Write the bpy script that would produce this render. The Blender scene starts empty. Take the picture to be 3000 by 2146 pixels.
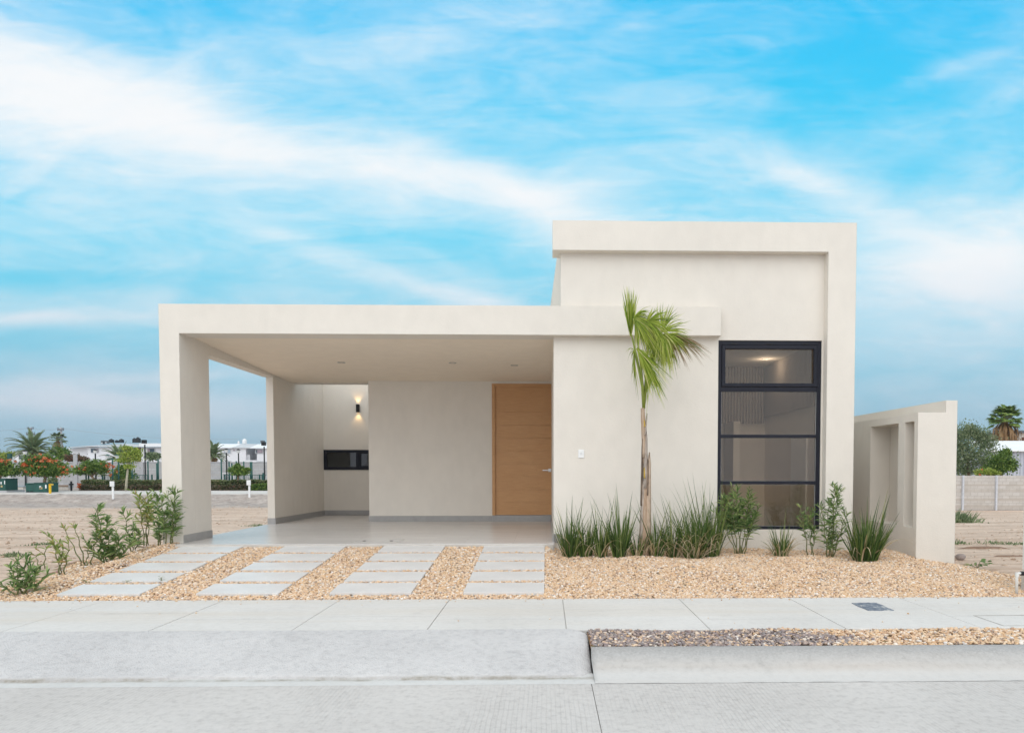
import bpy, math, random
import numpy as np
from mathutils import Vector, Matrix
rad = math.radians
random.seed(7)
RNG = np.random.default_rng(11)
S = bpy.context.scene
COL = S.collection

# ------------------------------------------------------------------ camera
FPX = 2120.0
CAMZ = 1.065
YAW, PIT = rad(-1.36), rad(2.1)
cam_d = bpy.data.cameras.new("camera")
cam = bpy.data.objects.new("camera", cam_d)
COL.objects.link(cam)
cam.location = (0, 0, CAMZ)
cam.rotation_euler = (rad(90) - PIT, 0, YAW)
cam_d.sensor_fit = 'HORIZONTAL'
cam_d.sensor_width = 36
cam_d.lens = FPX * 36 / 3000
PPX, PPY = 1650.36, 1452.74
cam_d.shift_x = (1500 - PPX) / 3000
cam_d.shift_y = (PPY - 1073) / 3000
cam_d.clip_start = 0.1
cam_d.clip_end = 12000
S.camera = cam
S.view_settings.view_transform = 'Standard'
S.view_settings.look = 'None'
S.view_settings.gamma = 1
S.view_settings.exposure = 0.3

_cy, _sy = math.cos(YAW), math.sin(YAW)
def _rz(v): return Vector((v[0]*_cy - v[1]*_sy, v[0]*_sy + v[1]*_cy, v[2]))
_R = _rz((1, 0, 0)); _F = _rz((0, math.cos(PIT), -math.sin(PIT))); _U = _rz((0, math.sin(PIT), math.cos(PIT)))
def ray(px, py): return _F + _R*((px-PPX)/FPX) + _U*((PPY-py)/FPX)
def P(px, py, D):
    """measured point of the photograph on the plane y = D"""
    r = ray(px, py); t = D / r.y
    return Vector((r.x*t, D, CAMZ + r.z*t))
def G(px, py, z):
    """measured point of the photograph on the level z"""
    r = ray(px, py); t = (z - CAMZ) / r.z
    return Vector((r.x*t, r.y*t, z))

# ------------------------------------------------------------------ world
W = bpy.data.worlds.new("World"); S.world = W; W.use_nodes = True
nt = W.node_tree; nt.nodes.clear()
SUN_EL, SUN_AZ = rad(42), rad(190)      # azimuth of the sun measured from +Y clockwise
def wn(t, **k):
    n = nt.nodes.new(t)
    for a, b in k.items(): setattr(n, a, b)
    return n
def wl(a, b): nt.links.new(a, b)
def wmath(op, a, b=None, c=None, clamp=False):
    n = wn('ShaderNodeMath', operation=op); n.use_clamp = clamp
    for i, v in enumerate((a, b, c)):
        if v is None: continue
        if isinstance(v, (int, float)): n.inputs[i].default_value = v
        else: wl(v, n.inputs[i])
    return n.outputs[0]
tc = wn('ShaderNodeTexCoord'); sp = wn('ShaderNodeSeparateXYZ'); wl(tc.outputs['Generated'], sp.inputs[0])
ay = wmath('MAXIMUM', wmath('ABSOLUTE', sp.outputs[1]), 0.3)
su = wmath('DIVIDE', sp.outputs[0], ay); sv = wmath('DIVIDE', sp.outputs[2], ay)
uv = wn('ShaderNodeCombineXYZ'); wl(su, uv.inputs[0]); wl(sv, uv.inputs[1])
def wnoise(rot, sx, sy, scale, det, rough, dist, off=(0, 0, 0)):
    m = wn('ShaderNodeMapping'); m.inputs['Rotation'].default_value = (0, 0, rad(rot))
    m.inputs['Scale'].default_value = (sx, sy, 1); m.inputs['Location'].default_value = off
    wl(uv.outputs[0], m.inputs[0])
    n = wn('ShaderNodeTexNoise'); wl(m.outputs[0], n.inputs['Vector'])
    n.inputs['Scale'].default_value = scale; n.inputs['Detail'].default_value = det
    n.inputs['Roughness'].default_value = rough; n.inputs['Distortion'].default_value = dist
    return n.outputs['Fac']
def blob(px, py, rx, ry, rot, w):
    """soft cloud bank in a fixed direction of the sky"""
    m = wn('ShaderNodeMapping'); m.vector_type = 'TEXTURE'
    m.inputs['Location'].default_value = ((px-1600)/FPX, (1375-py)/FPX, 0)
    m.inputs['Rotation'].default_value = (0, 0, rad(rot))
    m.inputs['Scale'].default_value = (rx/FPX, ry/FPX, 1)
    wl(uv.outputs[0], m.inputs[0])
    L = wn('ShaderNodeVectorMath', operation='LENGTH'); wl(m.outputs[0], L.inputs[0])
    q = wmath('MULTIPLY', L.outputs['Value'], L.outputs['Value'])
    return wmath('MULTIPLY', wmath('EXPONENT', wmath('MULTIPLY', q, -1.0)), w)
cov = None
for b in [(130, 300, 560, 150, -14, 1.0), (650, 420, 420, 90, -16, .40), (300, 560, 700, 120, -6, .28), (1150, 510, 520, 60, -8, .42), (1500, 580, 420, 60, -24, .40), (1700, 620, 400, 80, -10, .25),
          (2350, 530, 330, 50, -24, .42), (1100, 800, 420, 40, -20, .42), (1400, 880, 250, 30, -12, .35), (320, 945, 380, 26, 0, .55), (2850, 770, 420, 190, 4, .80),
          (250, 1180, 520, 45, -4, .80), (500, 1110, 300, 18, 3, .35), (2300, 340, 600, 60, -12, .12), (1250, 150, 420, 60, 14, .32), (60, 60, 400, 100, -20, .1), (2750, 220, 330, 30, 20, .25), (1200, 1230, 900, 50, 0, .15),
          (2600, 60, 700, 230, 0, -.42), (2250, 280, 500, 90, -6, -.25), (2650, 470, 420, 80, -12, -.25), (1700, 60, 500, 80, 0, -.18), (700, 60, 300, 60, 0, -.25),
          (100, 835, 380, 24, 0, -.40), (1350, 740, 450, 50, -14, -.22), (900, 690, 400, 60, -14, -.15), (250, 1010, 400, 40, 0, -.25), (650, 1080, 200, 60, 0, -.1)]:
    o = blob(*b); cov = o if cov is None else wmath('ADD', cov, o)
n1 = wnoise(16, 1.6, 4.6, 2.2, 9, .58, .9)
n2 = wnoise(24, 2.2, 9.0, 3.0, 8, .62, 1.6, (3.1, 1.7, 0))
n3 = wnoise(-14, 2.0, 7.0, 4.5, 7, .6, 1.0, (7.1, 4.7, 0))
nz = wmath('ADD', wmath('MULTIPLY', n1, 1.35), wmath('ADD', wmath('MULTIPLY', n2, .55), wmath('MULTIPLY', n3, .35)))
# unseen white overcast added overhead and behind the camera, to whiten the light
fill_deck = wmath('MAXIMUM', wmath('MULTIPLY', sp.outputs[1], -2.0, clamp=True), wmath('MULTIPLY', wmath('SUBTRACT', sv, .72), 2.0, clamp=True))
cl = wmath('ADD', wmath('ADD', wmath('ADD', nz, -.93), cov), wmath('MULTIPLY', fill_deck, .8))
cm = wn('ShaderNodeMapRange'); cm.interpolation_type = 'SMOOTHSTEP'
wl(cl, cm.inputs[0]); cm.inputs[1].default_value = -.38; cm.inputs[2].default_value = 1.28
cloud = cm.outputs[0]
ramp = wn('ShaderNodeValToRGB'); wl(sv, ramp.inputs[0])
els = ramp.color_ramp.elements
pts = [(0.0, (.25, .44, .58)), (.05, (.25, .48, .64)), (.10, (.25, .55, .71)), (.20, (.18, .65, .85)), (.32, (.09, .68, .94)), (.46, (.03, .63, .96)), (.62, (.01, .56, .96))]
els[0].position = pts[0][0]; els[0].color = pts[0][1] + (1,)
els[1].position = pts[-1][0]; els[1].color = pts[-1][1] + (1,)
for p_, c_ in pts[1:-1]:
    e = els.new(p_); e.color = c_ + (1,)
ccol = wn('ShaderNodeValToRGB'); wl(sv, ccol.inputs[0])
ce = ccol.color_ramp.elements
ce[0].position = 0; ce[0].color = (.64, .68, .80, 1); ce[1].position = .30; ce[1].color = (1.0, 1.0, 1.0, 1)
mx = wn('ShaderNodeMix', data_type='RGBA'); wl(cloud, mx.inputs['Factor']); wl(ramp.outputs[0], mx.inputs['A']); wl(ccol.outputs[0], mx.inputs['B'])
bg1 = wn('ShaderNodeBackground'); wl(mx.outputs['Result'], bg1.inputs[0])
wl(wmath('ADD', wmath('MULTIPLY', wmath('MULTIPLY', sp.outputs[1], -2.0, clamp=True), .42), .80), bg1.inputs[1])   # unseen sky behind the camera, brightened to light the carport interior
sky = wn('ShaderNodeTexSky', sky_type='NISHITA'); sky.sun_disc = False
sky.sun_elevation = SUN_EL; sky.sun_rotation = SUN_AZ
bg2 = wn('ShaderNodeBackground'); wl(sky.outputs[0], bg2.inputs[0]); bg2.inputs[1].default_value = 0.006
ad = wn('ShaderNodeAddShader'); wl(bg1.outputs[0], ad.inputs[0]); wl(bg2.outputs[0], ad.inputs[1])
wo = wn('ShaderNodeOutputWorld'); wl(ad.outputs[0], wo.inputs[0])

sd = bpy.data.lights.new("sun", 'SUN'); sd.energy = .65; sd.angle = rad(60); sd.color = (1, .95, .90)
so = bpy.data.objects.new("sun", sd); COL.objects.link(so)
sdir = Vector((math.sin(SUN_AZ)*math.cos(SUN_EL), math.cos(SUN_AZ)*math.cos(SUN_EL), math.sin(SUN_EL)))
so.rotation_euler = sdir.to_track_quat('Z', 'Y').to_euler()

# ------------------------------------------------------------------ materials
class NT:
    def __init__(s, name):
        s.m = bpy.data.materials.new(name); s.m.use_nodes = True
        s.t = s.m.node_tree; s.b = s.t.nodes['Principled BSDF']; s.out = s.t.nodes['Material Output']
        s.b.inputs['Specular IOR Level'].default_value = .3
    def n(s, t, **k):
        n = s.t.nodes.new(t)
        for a, b in k.items(): setattr(n, a, b)
        return n
    def l(s, a, b): s.t.links.new(a, b)
    def coord(s, sc=(1, 1, 1), rot=(0, 0, 0), loc=(0, 0, 0), kind='Object'):
        c = s.n('ShaderNodeTexCoord'); m = s.n('ShaderNodeMapping')
        m.inputs['Scale'].default_value = sc; m.inputs['Rotation'].default_value = rot; m.inputs['Location'].default_value = loc
        s.l(c.outputs[kind], m.inputs[0]); return m.outputs[0]
    def noise(s, scale, det=4, rough=.55, sc=(1, 1, 1), dist=0, rot=(0, 0, 0), loc=(0, 0, 0)):
        n = s.n('ShaderNodeTexNoise'); s.l(s.coord(sc, rot, loc), n.inputs['Vector'])
        n.inputs['Scale'].default_value = scale; n.inputs['Detail'].default_value = det
        n.inputs['Roughness'].default_value = rough; n.inputs['Distortion'].default_value = dist
        return n.outputs['Fac']
    def ramp(s, f, stops):
        r = s.n('ShaderNodeValToRGB'); s.l(f, r.inputs[0]); e = r.color_ramp.elements
        e[0].position, e[1].position = stops[0][0], stops[-1][0]
        e[0].color = tuple(stops[0][1]) + (1,); e[1].color = tuple(stops[-1][1]) + (1,)
        for p, c in stops[1:-1]:
            q = e.new(p); q.color = tuple(c) + (1,)
        return r.outputs[0]
    def mix(s, f, a, b, mode='MIX'):
        m = s.n('ShaderNodeMix', data_type='RGBA'); m.blend_type = mode
        for v, i in ((f, 'Factor'), (a, 'A'), (b, 'B')):
            if isinstance(v, (int, float)): m.inputs[i].default_value = v
            elif isinstance(v, tuple): m.inputs[i].default_value = v + (1,)
            else: s.l(v, m.inputs[i])
        return m.outputs['Result']
    def math(s, op, a, b=None, clamp=False):
        n = s.n('ShaderNodeMath', operation=op); n.use_clamp = clamp
        for i, v in enumerate((a, b)):
            if v is None: continue
            if isinstance(v, (int, float)): n.inputs[i].default_value = v
            else: s.l(v, n.inputs[i])
        return n.outputs[0]
    def base(s, c):
        if isinstance(c, tuple): s.b.inputs['Base Color'].default_value = c + (1,)
        else: s.l(c, s.b.inputs['Base Color'])
    def rough(s, v): s.b.inputs['Roughness'].default_value = v
    def bump(s, h, strength, dist=.01, normal=None):
        b = s.n('ShaderNodeBump'); b.inputs['Strength'].default_value = strength; b.inputs['Distance'].default_value = dist
        s.l(h, b.inputs['Height'])
        if normal is not None: s.l(normal, b.inputs['Normal'])
        s.l(b.outputs[0], s.b.inputs['Normal']); return b.outputs[0]

def sc_(c, k): return tuple(min(1, v*k) for v in c)
def plain(name, c, rough=.6, var=.12, scale=8, bump=0, metal=0, spec=.3):
    s = NT(name); s.base(s.ramp(s.noise(scale, 5), [(.3, sc_(c, 1-var)), (.7, sc_(c, 1+var))])); s.rough(rough)
    s.b.inputs['Metallic'].default_value = metal; s.b.inputs['Specular IOR Level'].default_value = spec
    if bump: s.bump(s.noise(scale*6, 4), bump)
    return s.m

def stucco(name, c, var=.045, lines=False):
    s = NT(name)
    big = s.noise(.55, 6, .6, (1, 1, .8)); mid = s.noise(5, 5, .6, (1, 1, .6)); 
    col = s.ramp(big, [(.3, sc_(c, 1-var)), (.7, sc_(c, 1+var*.7))])
    col = s.mix(.24, col, s.ramp(mid, [(.35, sc_(c, .90)), (.65, sc_(c, 1.08))]))
    s.base(col); s.rough(.92); s.b.inputs['Specular IOR Level'].default_value = .12
    bv = s.n('ShaderNodeBevel'); bv.samples = 4; bv.inputs['Radius'].default_value = .012
    h = s.math('ADD', s.noise(45, 5, .65), s.math('MULTIPLY', s.noise(6, 3), 1.4))
    s.bump(h, .22, .012, bv.outputs[0])
    return s.m
WALLC = (.735, .685, .615)
M_STUCCO = stucco('stucco', WALLC)
M_STUCCO2 = stucco('stucco_ceiling', (.84, .74, .615), .03)
M_ROOM = plain('room_paint', (.76, .71, .65), .8, .03, 2)

def m_leaf(name, stops, trans=.25, rough=.5):
    s = NT(name); g = s.n('ShaderNodeNewGeometry')
    c = s.ramp(g.outputs['Random Per Island'], stops)
    s.base(c); s.rough(rough)
    tr = s.n('ShaderNodeBsdfTranslucent'); s.l(c, tr.inputs[0])
    mxs = s.n('ShaderNodeMixShader'); mxs.inputs[0].default_value = trans
    s.l(s.b.outputs[0], mxs.inputs[1]); s.l(tr.outputs[0], mxs.inputs[2]); s.l(mxs.outputs[0], s.out.inputs[0])
    return s.m

def m_pebble(name, stops):
    s = NT(name); g = s.n('ShaderNodeNewGeometry')
    c = s.ramp(g.outputs['Random Per Island'], stops)
    c = s.mix(.2, c, s.ramp(s.noise(90, 3), [(.3, (.45, .34, .24)), (.7, (.75, .68, .60))]), 'MIX')
    s.base(c); s.rough(.75); return s.m
M_GRAVEL = m_pebble('tan_gravel', [(0, (.90, .84, .78)), (.14, (.84, .66, .48)), (.32, (.73, .46, .23)), (.48, (.83, .62, .42)), (.62, (.64, .37, .17)), (.76, (.74, .52, .36)), (.88, (.46, .26, .15)), (.95, (.24, .17, .13)), (1, (.92, .90, .88))])
M_GRAVEL2 = m_pebble('mixed_gravel', [(0, (.80, .74, .68)), (.13, (.70, .46, .27)), (.22, (.16, .13, .14)), (.45, (.24, .18, .19)), (.62, (.30, .24, .25)), (.72, (.62, .45, .33)), (.80, (.09, .08, .10)), (1, (.40, .36, .36))])
def m_bed(name, a, b, c):
    s = NT(name); v = s.n('ShaderNodeTexVoronoi'); s.l(s.coord(), v.inputs['Vector']); v.inputs['Scale'].default_value = 55
    s.base(s.mix(.35, s.ramp(s.noise(30, 4), [(.3, a), (.5, b), (.7, c)]), v.outputs['Color'], 'OVERLAY'))
    s.rough(.9); s.bump(v.outputs['Distance'], .8, .02); return s.m
M_BED = m_bed('gravel_bed', (.20, .12, .07), (.34, .22, .13), (.46, .34, .24))

def m_sand():
    s = NT('sand')
    big = s.noise(.22, 6, .6, (.35, 1, 1)); streak = s.noise(.9, 7, .68, (.22, 2.2, 1), .6); fine = s.noise(9, 6, .7)
    c = s.ramp(big, [(.3, (.56, .40, .30)), (.5, (.66, .49, .375)), (.7, (.72, .57, .46))])
    c = s.mix(s.math('MULTIPLY', s.ramp(streak, [(.50, (0, 0, 0)), (.60, (1, 1, 1))]), .75), c, (.34, .21, .135))
    st2 = s.noise(1.6, 6, .7, (.12, 3.0, 1), .4, (0, 0, .05), (3, 8, 0))
    c = s.mix(s.math('MULTIPLY', s.ramp(st2, [(.53, (0, 0, 0)), (.60, (1, 1, 1))]), .7), c, (.33, .20, .13))
    c = s.mix(.35, c, s.ramp(fine, [(.3, (.46, .34, .25)), (.7, (.80, .69, .58))]))
    # grey crushed stone on the bank by the far street
    cx = s.n('ShaderNodeTexCoord'); sx = s.n('ShaderNodeSeparateXYZ'); s.l(cx.outputs['Object'], sx.inputs[0])
    mr = s.n('ShaderNodeMapRange'); s.l(s.math('ADD', sx.outputs[1], s.math('MULTIPLY', s.noise(.5, 4), 6.0)), mr.inputs[0])
    mr.inputs[1].default_value = 35.5; mr.inputs[2].default_value = 38.5
    mr2 = s.n('ShaderNodeMapRange'); s.l(sx.outputs[0], mr2.inputs[0]); mr2.inputs[1].default_value = 6; mr2.inputs[2].default_value = 0
    grey = s.ramp(s.noise(2.2, 8, .75), [(.3, (.25, .21, .19)), (.5, (.40, .34, .30)), (.72, (.58, .51, .46))])
    s.base(s.mix(s.math('MULTIPLY', mr.outputs[0], mr2.outputs[0]), c, grey))
    s.rough(.95); s.bump(s.math('ADD', s.noise(14, 6, .7), s.math('MULTIPLY', streak, 4)), .6, .04)
    return s.m
M_SAND = m_sand()

def m_conc(name, a, b, fine=.4, bump=.3, tine=False, grit=False, warm=None):
    s = NT(name)
    c = s.ramp(s.noise(.8, 7, .62), [(.32, a), (.68, b)])
    c = s.mix(fine, c, s.ramp(s.noise(18, 7, .7), [(.34, sc_(a, .82)), (.5, sc_(b, .98)), (.66, sc_(b, 1.08))]))
    if warm: c = s.mix(s.math('MULTIPLY', s.ramp(s.noise(.9, 5, .6, (.25, 3, 1), 0, (0, 0, 0), (4, 2, 0)), [(.45, (0, 0, 0)), (.7, (1, 1, 1))]), .5), c, warm)
    # small dark specks and stains
    sp_ = s.ramp(s.noise(42, 3, .5), [(.70, (0, 0, 0)), (.76, (1, 1, 1))])
    c = s.mix(s.math('MULTIPLY', sp_, .35), c, (.18, .17, .16))
    st = s.ramp(s.noise(2.6, 6, .7, (1, 1.6, 1), .4, (0, 0, 0), (9, 3, 0)), [(.60, (0, 0, 0)), (.72, (1, 1, 1))])
    c = s.mix(s.math('MULTIPLY', st, .22), c, sc_(a, .55))
    h = s.noise(60, 5, .7)
    if tine:
        w = s.n('ShaderNodeTexWave', wave_type='BANDS', bands_direction='X'); s.l(s.coord(), w.inputs['Vector'])
        w.inputs['Scale'].default_value = 10.5; w.inputs['Distortion'].default_value = 1.6; w.inputs['Detail'].default_value = 3; w.inputs['Detail Scale'].default_value = .4
        g = s.ramp(w.outputs['Fac'], [(.0, (1, 1, 1)), (.22, (0, 0, 0))])
        msk = s.ramp(s.noise(.9, 5, .6, (1, .5, 1)), [(.44, (.03, .03, .03)), (.60, (1, 1, 1))])
        gm = s.math('MULTIPLY', g, msk)
        c = s.mix(s.math('MULTIPLY', gm, .18), c, sc_(a, .45))
        h = s.math('SUBTRACT', h, s.math('MULTIPLY', gm, 1.6))
    if grit:
        v = s.n('ShaderNodeTexVoronoi'); s.l(s.coord(), v.inputs['Vector']); v.inputs['Scale'].default_value = 75
        h = s.math('ADD', h, v.outputs['Distance'])
        pit = s.ramp(s.noise(55, 4, .7), [(.60, (0, 0, 0)), (.68, (1, 1, 1))])
        pm = s.ramp(s.noise(2.2, 4, .6), [(.45, (.1, .1, .1)), (.65, (1, 1, 1))])
        c = s.mix(s.math('MULTIPLY', s.math('MULTIPLY', pit, pm), .45), c, sc_(a, .6))
    if name in ('gutter_concrete', 'ramp_concrete'):      # dirt caught in the seam where the ramp meets the gutter
        cx = s.n('ShaderNodeTexCoord'); sx = s.n('ShaderNodeSeparateXYZ'); s.l(cx.outputs['Object'], sx.inputs[0])
        d = s.math('ABSOLUTE', s.math('SUBTRACT', s.math('ADD', sx.outputs[1], s.math('MULTIPLY', s.math('SUBTRACT', s.noise(3, 6, .7, (.6, 0, 0)), .5), .10)), 5.185))
        mr = s.n('ShaderNodeMapRange'); s.l(d, mr.inputs[0]); mr.inputs[1].default_value = .045; mr.inputs[2].default_value = .0
        c = s.mix(s.math('MULTIPLY', mr.outputs[0], s.ramp(s.noise(9, 6, .75), [(.40, (.15, .15, .15)), (.60, (.9, .9, .9))])), c, (.30, .27, .22))
    if name == 'curb_concrete':      # dirt kept on the rough top edge, a lighter washed foot
        cx = s.n('ShaderNodeTexCoord'); sx = s.n('ShaderNodeSeparateXYZ'); s.l(cx.outputs['Object'], sx.inputs[0])
        mr = s.n('ShaderNodeMapRange'); s.l(s.math('ADD', sx.outputs[2], s.math('MULTIPLY', s.noise(7, 6, .7, (.4, 1, 1)), .05)), mr.inputs[0])
        mr.inputs[1].default_value = -.345; mr.inputs[2].default_value = -.285
        c = s.mix(s.math('MULTIPLY', mr.outputs[0], .65), c, s.ramp(s.noise(60, 6, .75), [(.35, (.24, .235, .23)), (.65, (.46, .45, .44))]))
        wf = s.n('ShaderNodeMapRange'); s.l(sx.outputs[2], wf.inputs[0]); wf.inputs[1].default_value = -.385; wf.inputs[2].default_value = -.42
        c = s.mix(s.math('MULTIPLY', wf.outputs[0], .5), c, (.66, .65, .63))
    s.base(c); s.rough(.85); s.bump(h, bump, .006)
    return s.m
M_ROAD = m_conc('street_concrete', (.485, .455, .43), (.61, .58, .55), .45, .25, tine=True)
M_WALK = m_conc('walk_concrete', (.60, .58, .55), (.68, .66, .63), .25, .12, warm=(.60, .54, .46))
M_RAMP = m_conc('ramp_concrete', (.48, .465, .46), (.65, .63, .615), .35, .8, grit=True)
M_CURB = m_conc('curb_concrete', (.44, .42, .395), (.53, .51, .485), .45, .5, warm=(.50, .42, .35))
M_GUT = m_conc('gutter_concrete', (.56, .55, .53), (.64, .63, .61), .25, .2)
M_JOINT = plain('joint_dirt', (.44, .42, .39), .9)
M_LIP = plain('concrete_lip', (.58, .54, .49), .9, .1, 5, .3)
def m_tile(name, a, b, rough, bw, bh, mortar, grain):
    s = NT(name)
    br = s.n('ShaderNodeTexBrick'); s.l(s.coord(), br.inputs['Vector'])
    br.inputs['Scale'].default_value = 1; br.inputs['Brick Width'].default_value = bw; br.inputs['Row Height'].default_value = bh
    br.inputs['Mortar Size'].default_value = .003; br.inputs['Color1'].default_value = a + (1,); br.inputs['Color2'].default_value = b + (1,)
    br.inputs['Mortar'].default_value = mortar + (1,); br.offset = .4
    g = s.ramp(s.noise(3, 8, .65, grain, .8), [(.3, sc_(a, .82)), (.7, sc_(b, 1.12))])
    s.base(s.mix(.45, br.outputs['Color'], g)); s.rough(rough); s.b.inputs['Specular IOR Level'].default_value = .5
    s.bump(s.noise(5, 4, .5, grain), .05, .004)
    return s.m
M_FLOOR = m_tile('porcelain_floor', (.60, .57, .54), (.66, .625, .60), .27, 1.2, .2, (.36, .34, .32), (.5, 6, 1))
M_SLAB = plain('paving_porcelain', (.67, .65, .63), .38, .06, 3, 0, 0, .35)
M_BASE = m_tile('baseboard_tile', (.33, .32, .315), (.37, .36, .35), .35, .6, .5, (.42, .40, .38), (2, 2, 2))
M_FRAME = plain('dark_aluminium', (.012, .013, .022), .5, .1, 5, 0, 0, .25)
M_BLACK = plain('black_metal', (.012, .012, .013), .4)
M_STEEL = plain('brushed_steel', (.62, .62, .62), .28, .05, 5, 0, .9)
M_STEEL2 = plain('trim_grey', (.34, .33, .32), .5)
M_WHITE = plain('white_plastic', (.80, .80, .79), .4, .02)
M_PVC = plain('white_pipe', (.74, .73, .70), .4, .03)
def m_glass(name, tint, k=.9):
    s = NT(name); s.t.nodes.remove(s.b)
    tr = s.n('ShaderNodeBsdfTransparent'); tr.inputs[0].default_value = tint + (1,)
    gl = s.n('ShaderNodeBsdfGlossy'); gl.inputs['Roughness'].default_value = .015; gl.inputs[0].default_value = (k, k, k, 1)
    fr = s.n('ShaderNodeFresnel'); fr.inputs[0].default_value = 1.5
    m = s.n('ShaderNodeMixShader'); s.l(fr.outputs[0], m.inputs[0]); s.l(tr.outputs[0], m.inputs[1]); s.l(gl.outputs[0], m.inputs[2])
    s.l(m.outputs[0], s.out.inputs[0]); return s.m
M_GLASS = m_glass('window_glass', (.95, .91, .85))
M_GLASS2 = m_glass('patio_glass', (.55, .57, .58))
def m_wood(horizontal=True):
    s = NT('oak_door')
    g = s.noise(4, 8, .65, (1.2, 1, 14), .5); b = s.noise(1.2, 4, .5, (1, 1, 1.5))
    c = s.ramp(g, [(.25, (.47, .245, .105)), (.55, (.56, .31, .145)), (.8, (.63, .37, .18))])
    s.base(s.mix(.3, c, s.ramp(b, [(.3, (.50, .26, .11)), (.7, (.61, .36, .175))]))); s.rough(.45)
    s.bump(g, .06, .004); return s.m
M_WOOD = m_wood()
def m_emit(name, c, e):
    s = NT(name); s.base(c); s.b.inputs['Emission Color'].default_value = c + (1,); s.b.inputs['Emission Strength'].default_value = e
    return s.m
M_LAMP = m_emit('warm_lamp', (1, .72, .42), 5)
def m_ribs():
    s = NT('ribbed_reflection'); w = s.n('ShaderNodeTexWave', wave_type='BANDS', bands_direction='DIAGONAL'); s.l(s.coord((1, 1, 0)), w.inputs['Vector'])
    w.inputs['Scale'].default_value = 11; w.inputs['Distortion'].default_value = 0
    s.base(s.ramp(w.outputs['Fac'], [(.35, (.36, .31, .27)), (.6, (.54, .48, .42))])); s.bump(w.outputs['Fac'], .8, .03); s.rough(.8); return s.m
M_RIBS = m_ribs()
def m_block(name, a, b, mortar, bw=.4, bh=.2, bands=False):
    s = NT(name)
    c_ = s.n('ShaderNodeTexCoord'); sx = s.n('ShaderNodeSeparateXYZ'); cb = s.n('ShaderNodeCombineXYZ')
    s.l(c_.outputs['Object'], sx.inputs[0]); s.l(sx.outputs[0], cb.inputs[0]); s.l(sx.outputs[2], cb.inputs[1])
    br = s.n('ShaderNodeTexBrick'); s.l(cb.outputs[0], br.inputs['Vector'])
    br.inputs['Scale'].default_value = 1; br.inputs['Brick Width'].default_value = bw; br.inputs['Row Height'].default_value = bh
    br.inputs['Mortar Size'].default_value = .012; br.inputs['Color1'].default_value = a + (1,); br.inputs['Color2'].default_value = b + (1,)
    br.inputs['Mortar'].default_value = mortar + (1,)
    col = br.outputs['Color']
    if bands:   # alternate courses of rougher, browner block
        w = s.n('ShaderNodeTexNoise'); m = s.n('ShaderNodeMapping'); m.inputs['Scale'].default_value = (0.02, 2.5, 1); s.l(cb.outputs[0], m.inputs[0]); s.l(m.outputs[0], w.inputs['Vector'])
        w.inputs['Scale'].default_value = 1.6; w.inputs['Detail'].default_value = 0
        col = s.mix(s.math('MULTIPLY', s.ramp(w.outputs['Fac'], [(.50, (0, 0, 0)), (.54, (1, 1, 1))]), .6), col, sc_(bands, 1))
    s.base(s.mix(.25, col, s.ramp(s.noise(3, 6, .7), [(.3, sc_(a, .7)), (.7, sc_(b, 1.15))]))); s.rough(.95)
    s.bump(br.outputs['Fac'], -.3, .02); return s.m
M_BLOCK = m_block('grey_block', (.40, .40, .405), (.48, .48, .485), (.30, .30, .30), bands=(.40, .38, .36))
M_BLOCK2 = m_block('tan_block', (.50, .465, .425), (.58, .55, .52), (.40, .36, .32), bands=(.42, .36, .30))

L_GRASS = m_leaf('grass_green', [(0, (.04, .08, .022)), (.5, (.085, .145, .035)), (.82, (.17, .23, .06)), (1, (.34, .35, .15))])
L_DRY = m_leaf('grass_dry', [(0, (.46, .35, .20)), (.5, (.58, .49, .33)), (1, (.34, .26, .14))], .15)
L_OLE = m_leaf('oleander', [(0, (.08, .15, .05)), (.4, (.16, .26, .085)), (.75, (.29, .40, .15)), (1, (.44, .50, .20))], .4)
L_OLEY = m_leaf('oleander_young', [(0, (.16, .25, .07)), (.5, (.34, .42, .12)), (.85, (.50, .50, .18)), (1, (.52, .30, .15))], .4)
L_STEM = plain('green_stem', (.16, .17, .07), .6)
L_STEMB = plain('brown_stem', (.20, .14, .08), .8)
L_PALM = m_leaf('palm_leaflet', [(0, (.11, .18, .015)), (.4, (.26, .35, .03)), (.75, (.48, .53, .10)), (1, (.68, .64, .28))], .35)
L_PALMB = m_leaf('palm_leaflet_brown', [(0, (.12, .16, .03)), (.4, (.22, .17, .07)), (.7, (.26, .15, .08)), (1, (.36, .24, .13))], .3)
L_TREE = m_leaf('tree_leaf', [(0, (.05, .11, .02)), (.5, (.12, .21, .04)), (1, (.28, .36, .08))], .35)
L_LIME = m_leaf('lime_leaf', [(0, (.15, .23, .03)), (.5, (.30, .38, .06)), (1, (.45, .48, .12))])
L_GREY = m_leaf('grey_leaf', [(0, (.10, .15, .07)), (.5, (.20, .26, .13)), (1, (.38, .42, .25))], .4)
L_HEDGE = m_leaf('hedge_leaf', [(0, (.07, .11, .03)), (.5, (.15, .19, .07)), (.8, (.24, .25, .11)), (1, (.36, .28, .18))])
L_FLOW = m_leaf('orange_flower', [(0, (.50, .07, .02)), (.5, (.62, .15, .05)), (1, (.72, .32, .14))])
L_FPALM = m_leaf('far_palm', [(0, (.12, .18, .08)), (.5, (.21, .28, .14)), (1, (.36, .41, .24))])
L_SKIRT = m_leaf('palm_skirt', [(0, (.25, .14, .06)), (1, (.42, .27, .14))])
M_BARK = plain('bark', (.24, .17, .11), .9, .25, 12, .6)
M_BARKL = plain('pale_bark', (.42, .38, .28), .85, .15, 12, .4)
M_GREEN = plain('transformer_green', (.022, .085, .068), .5, .08)
M_DGREEN = plain('fence_green', (.03, .10, .085), .5, .08)
M_YEL = plain('safety_yellow', (.75, .46, .02), .5, .05)
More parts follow.
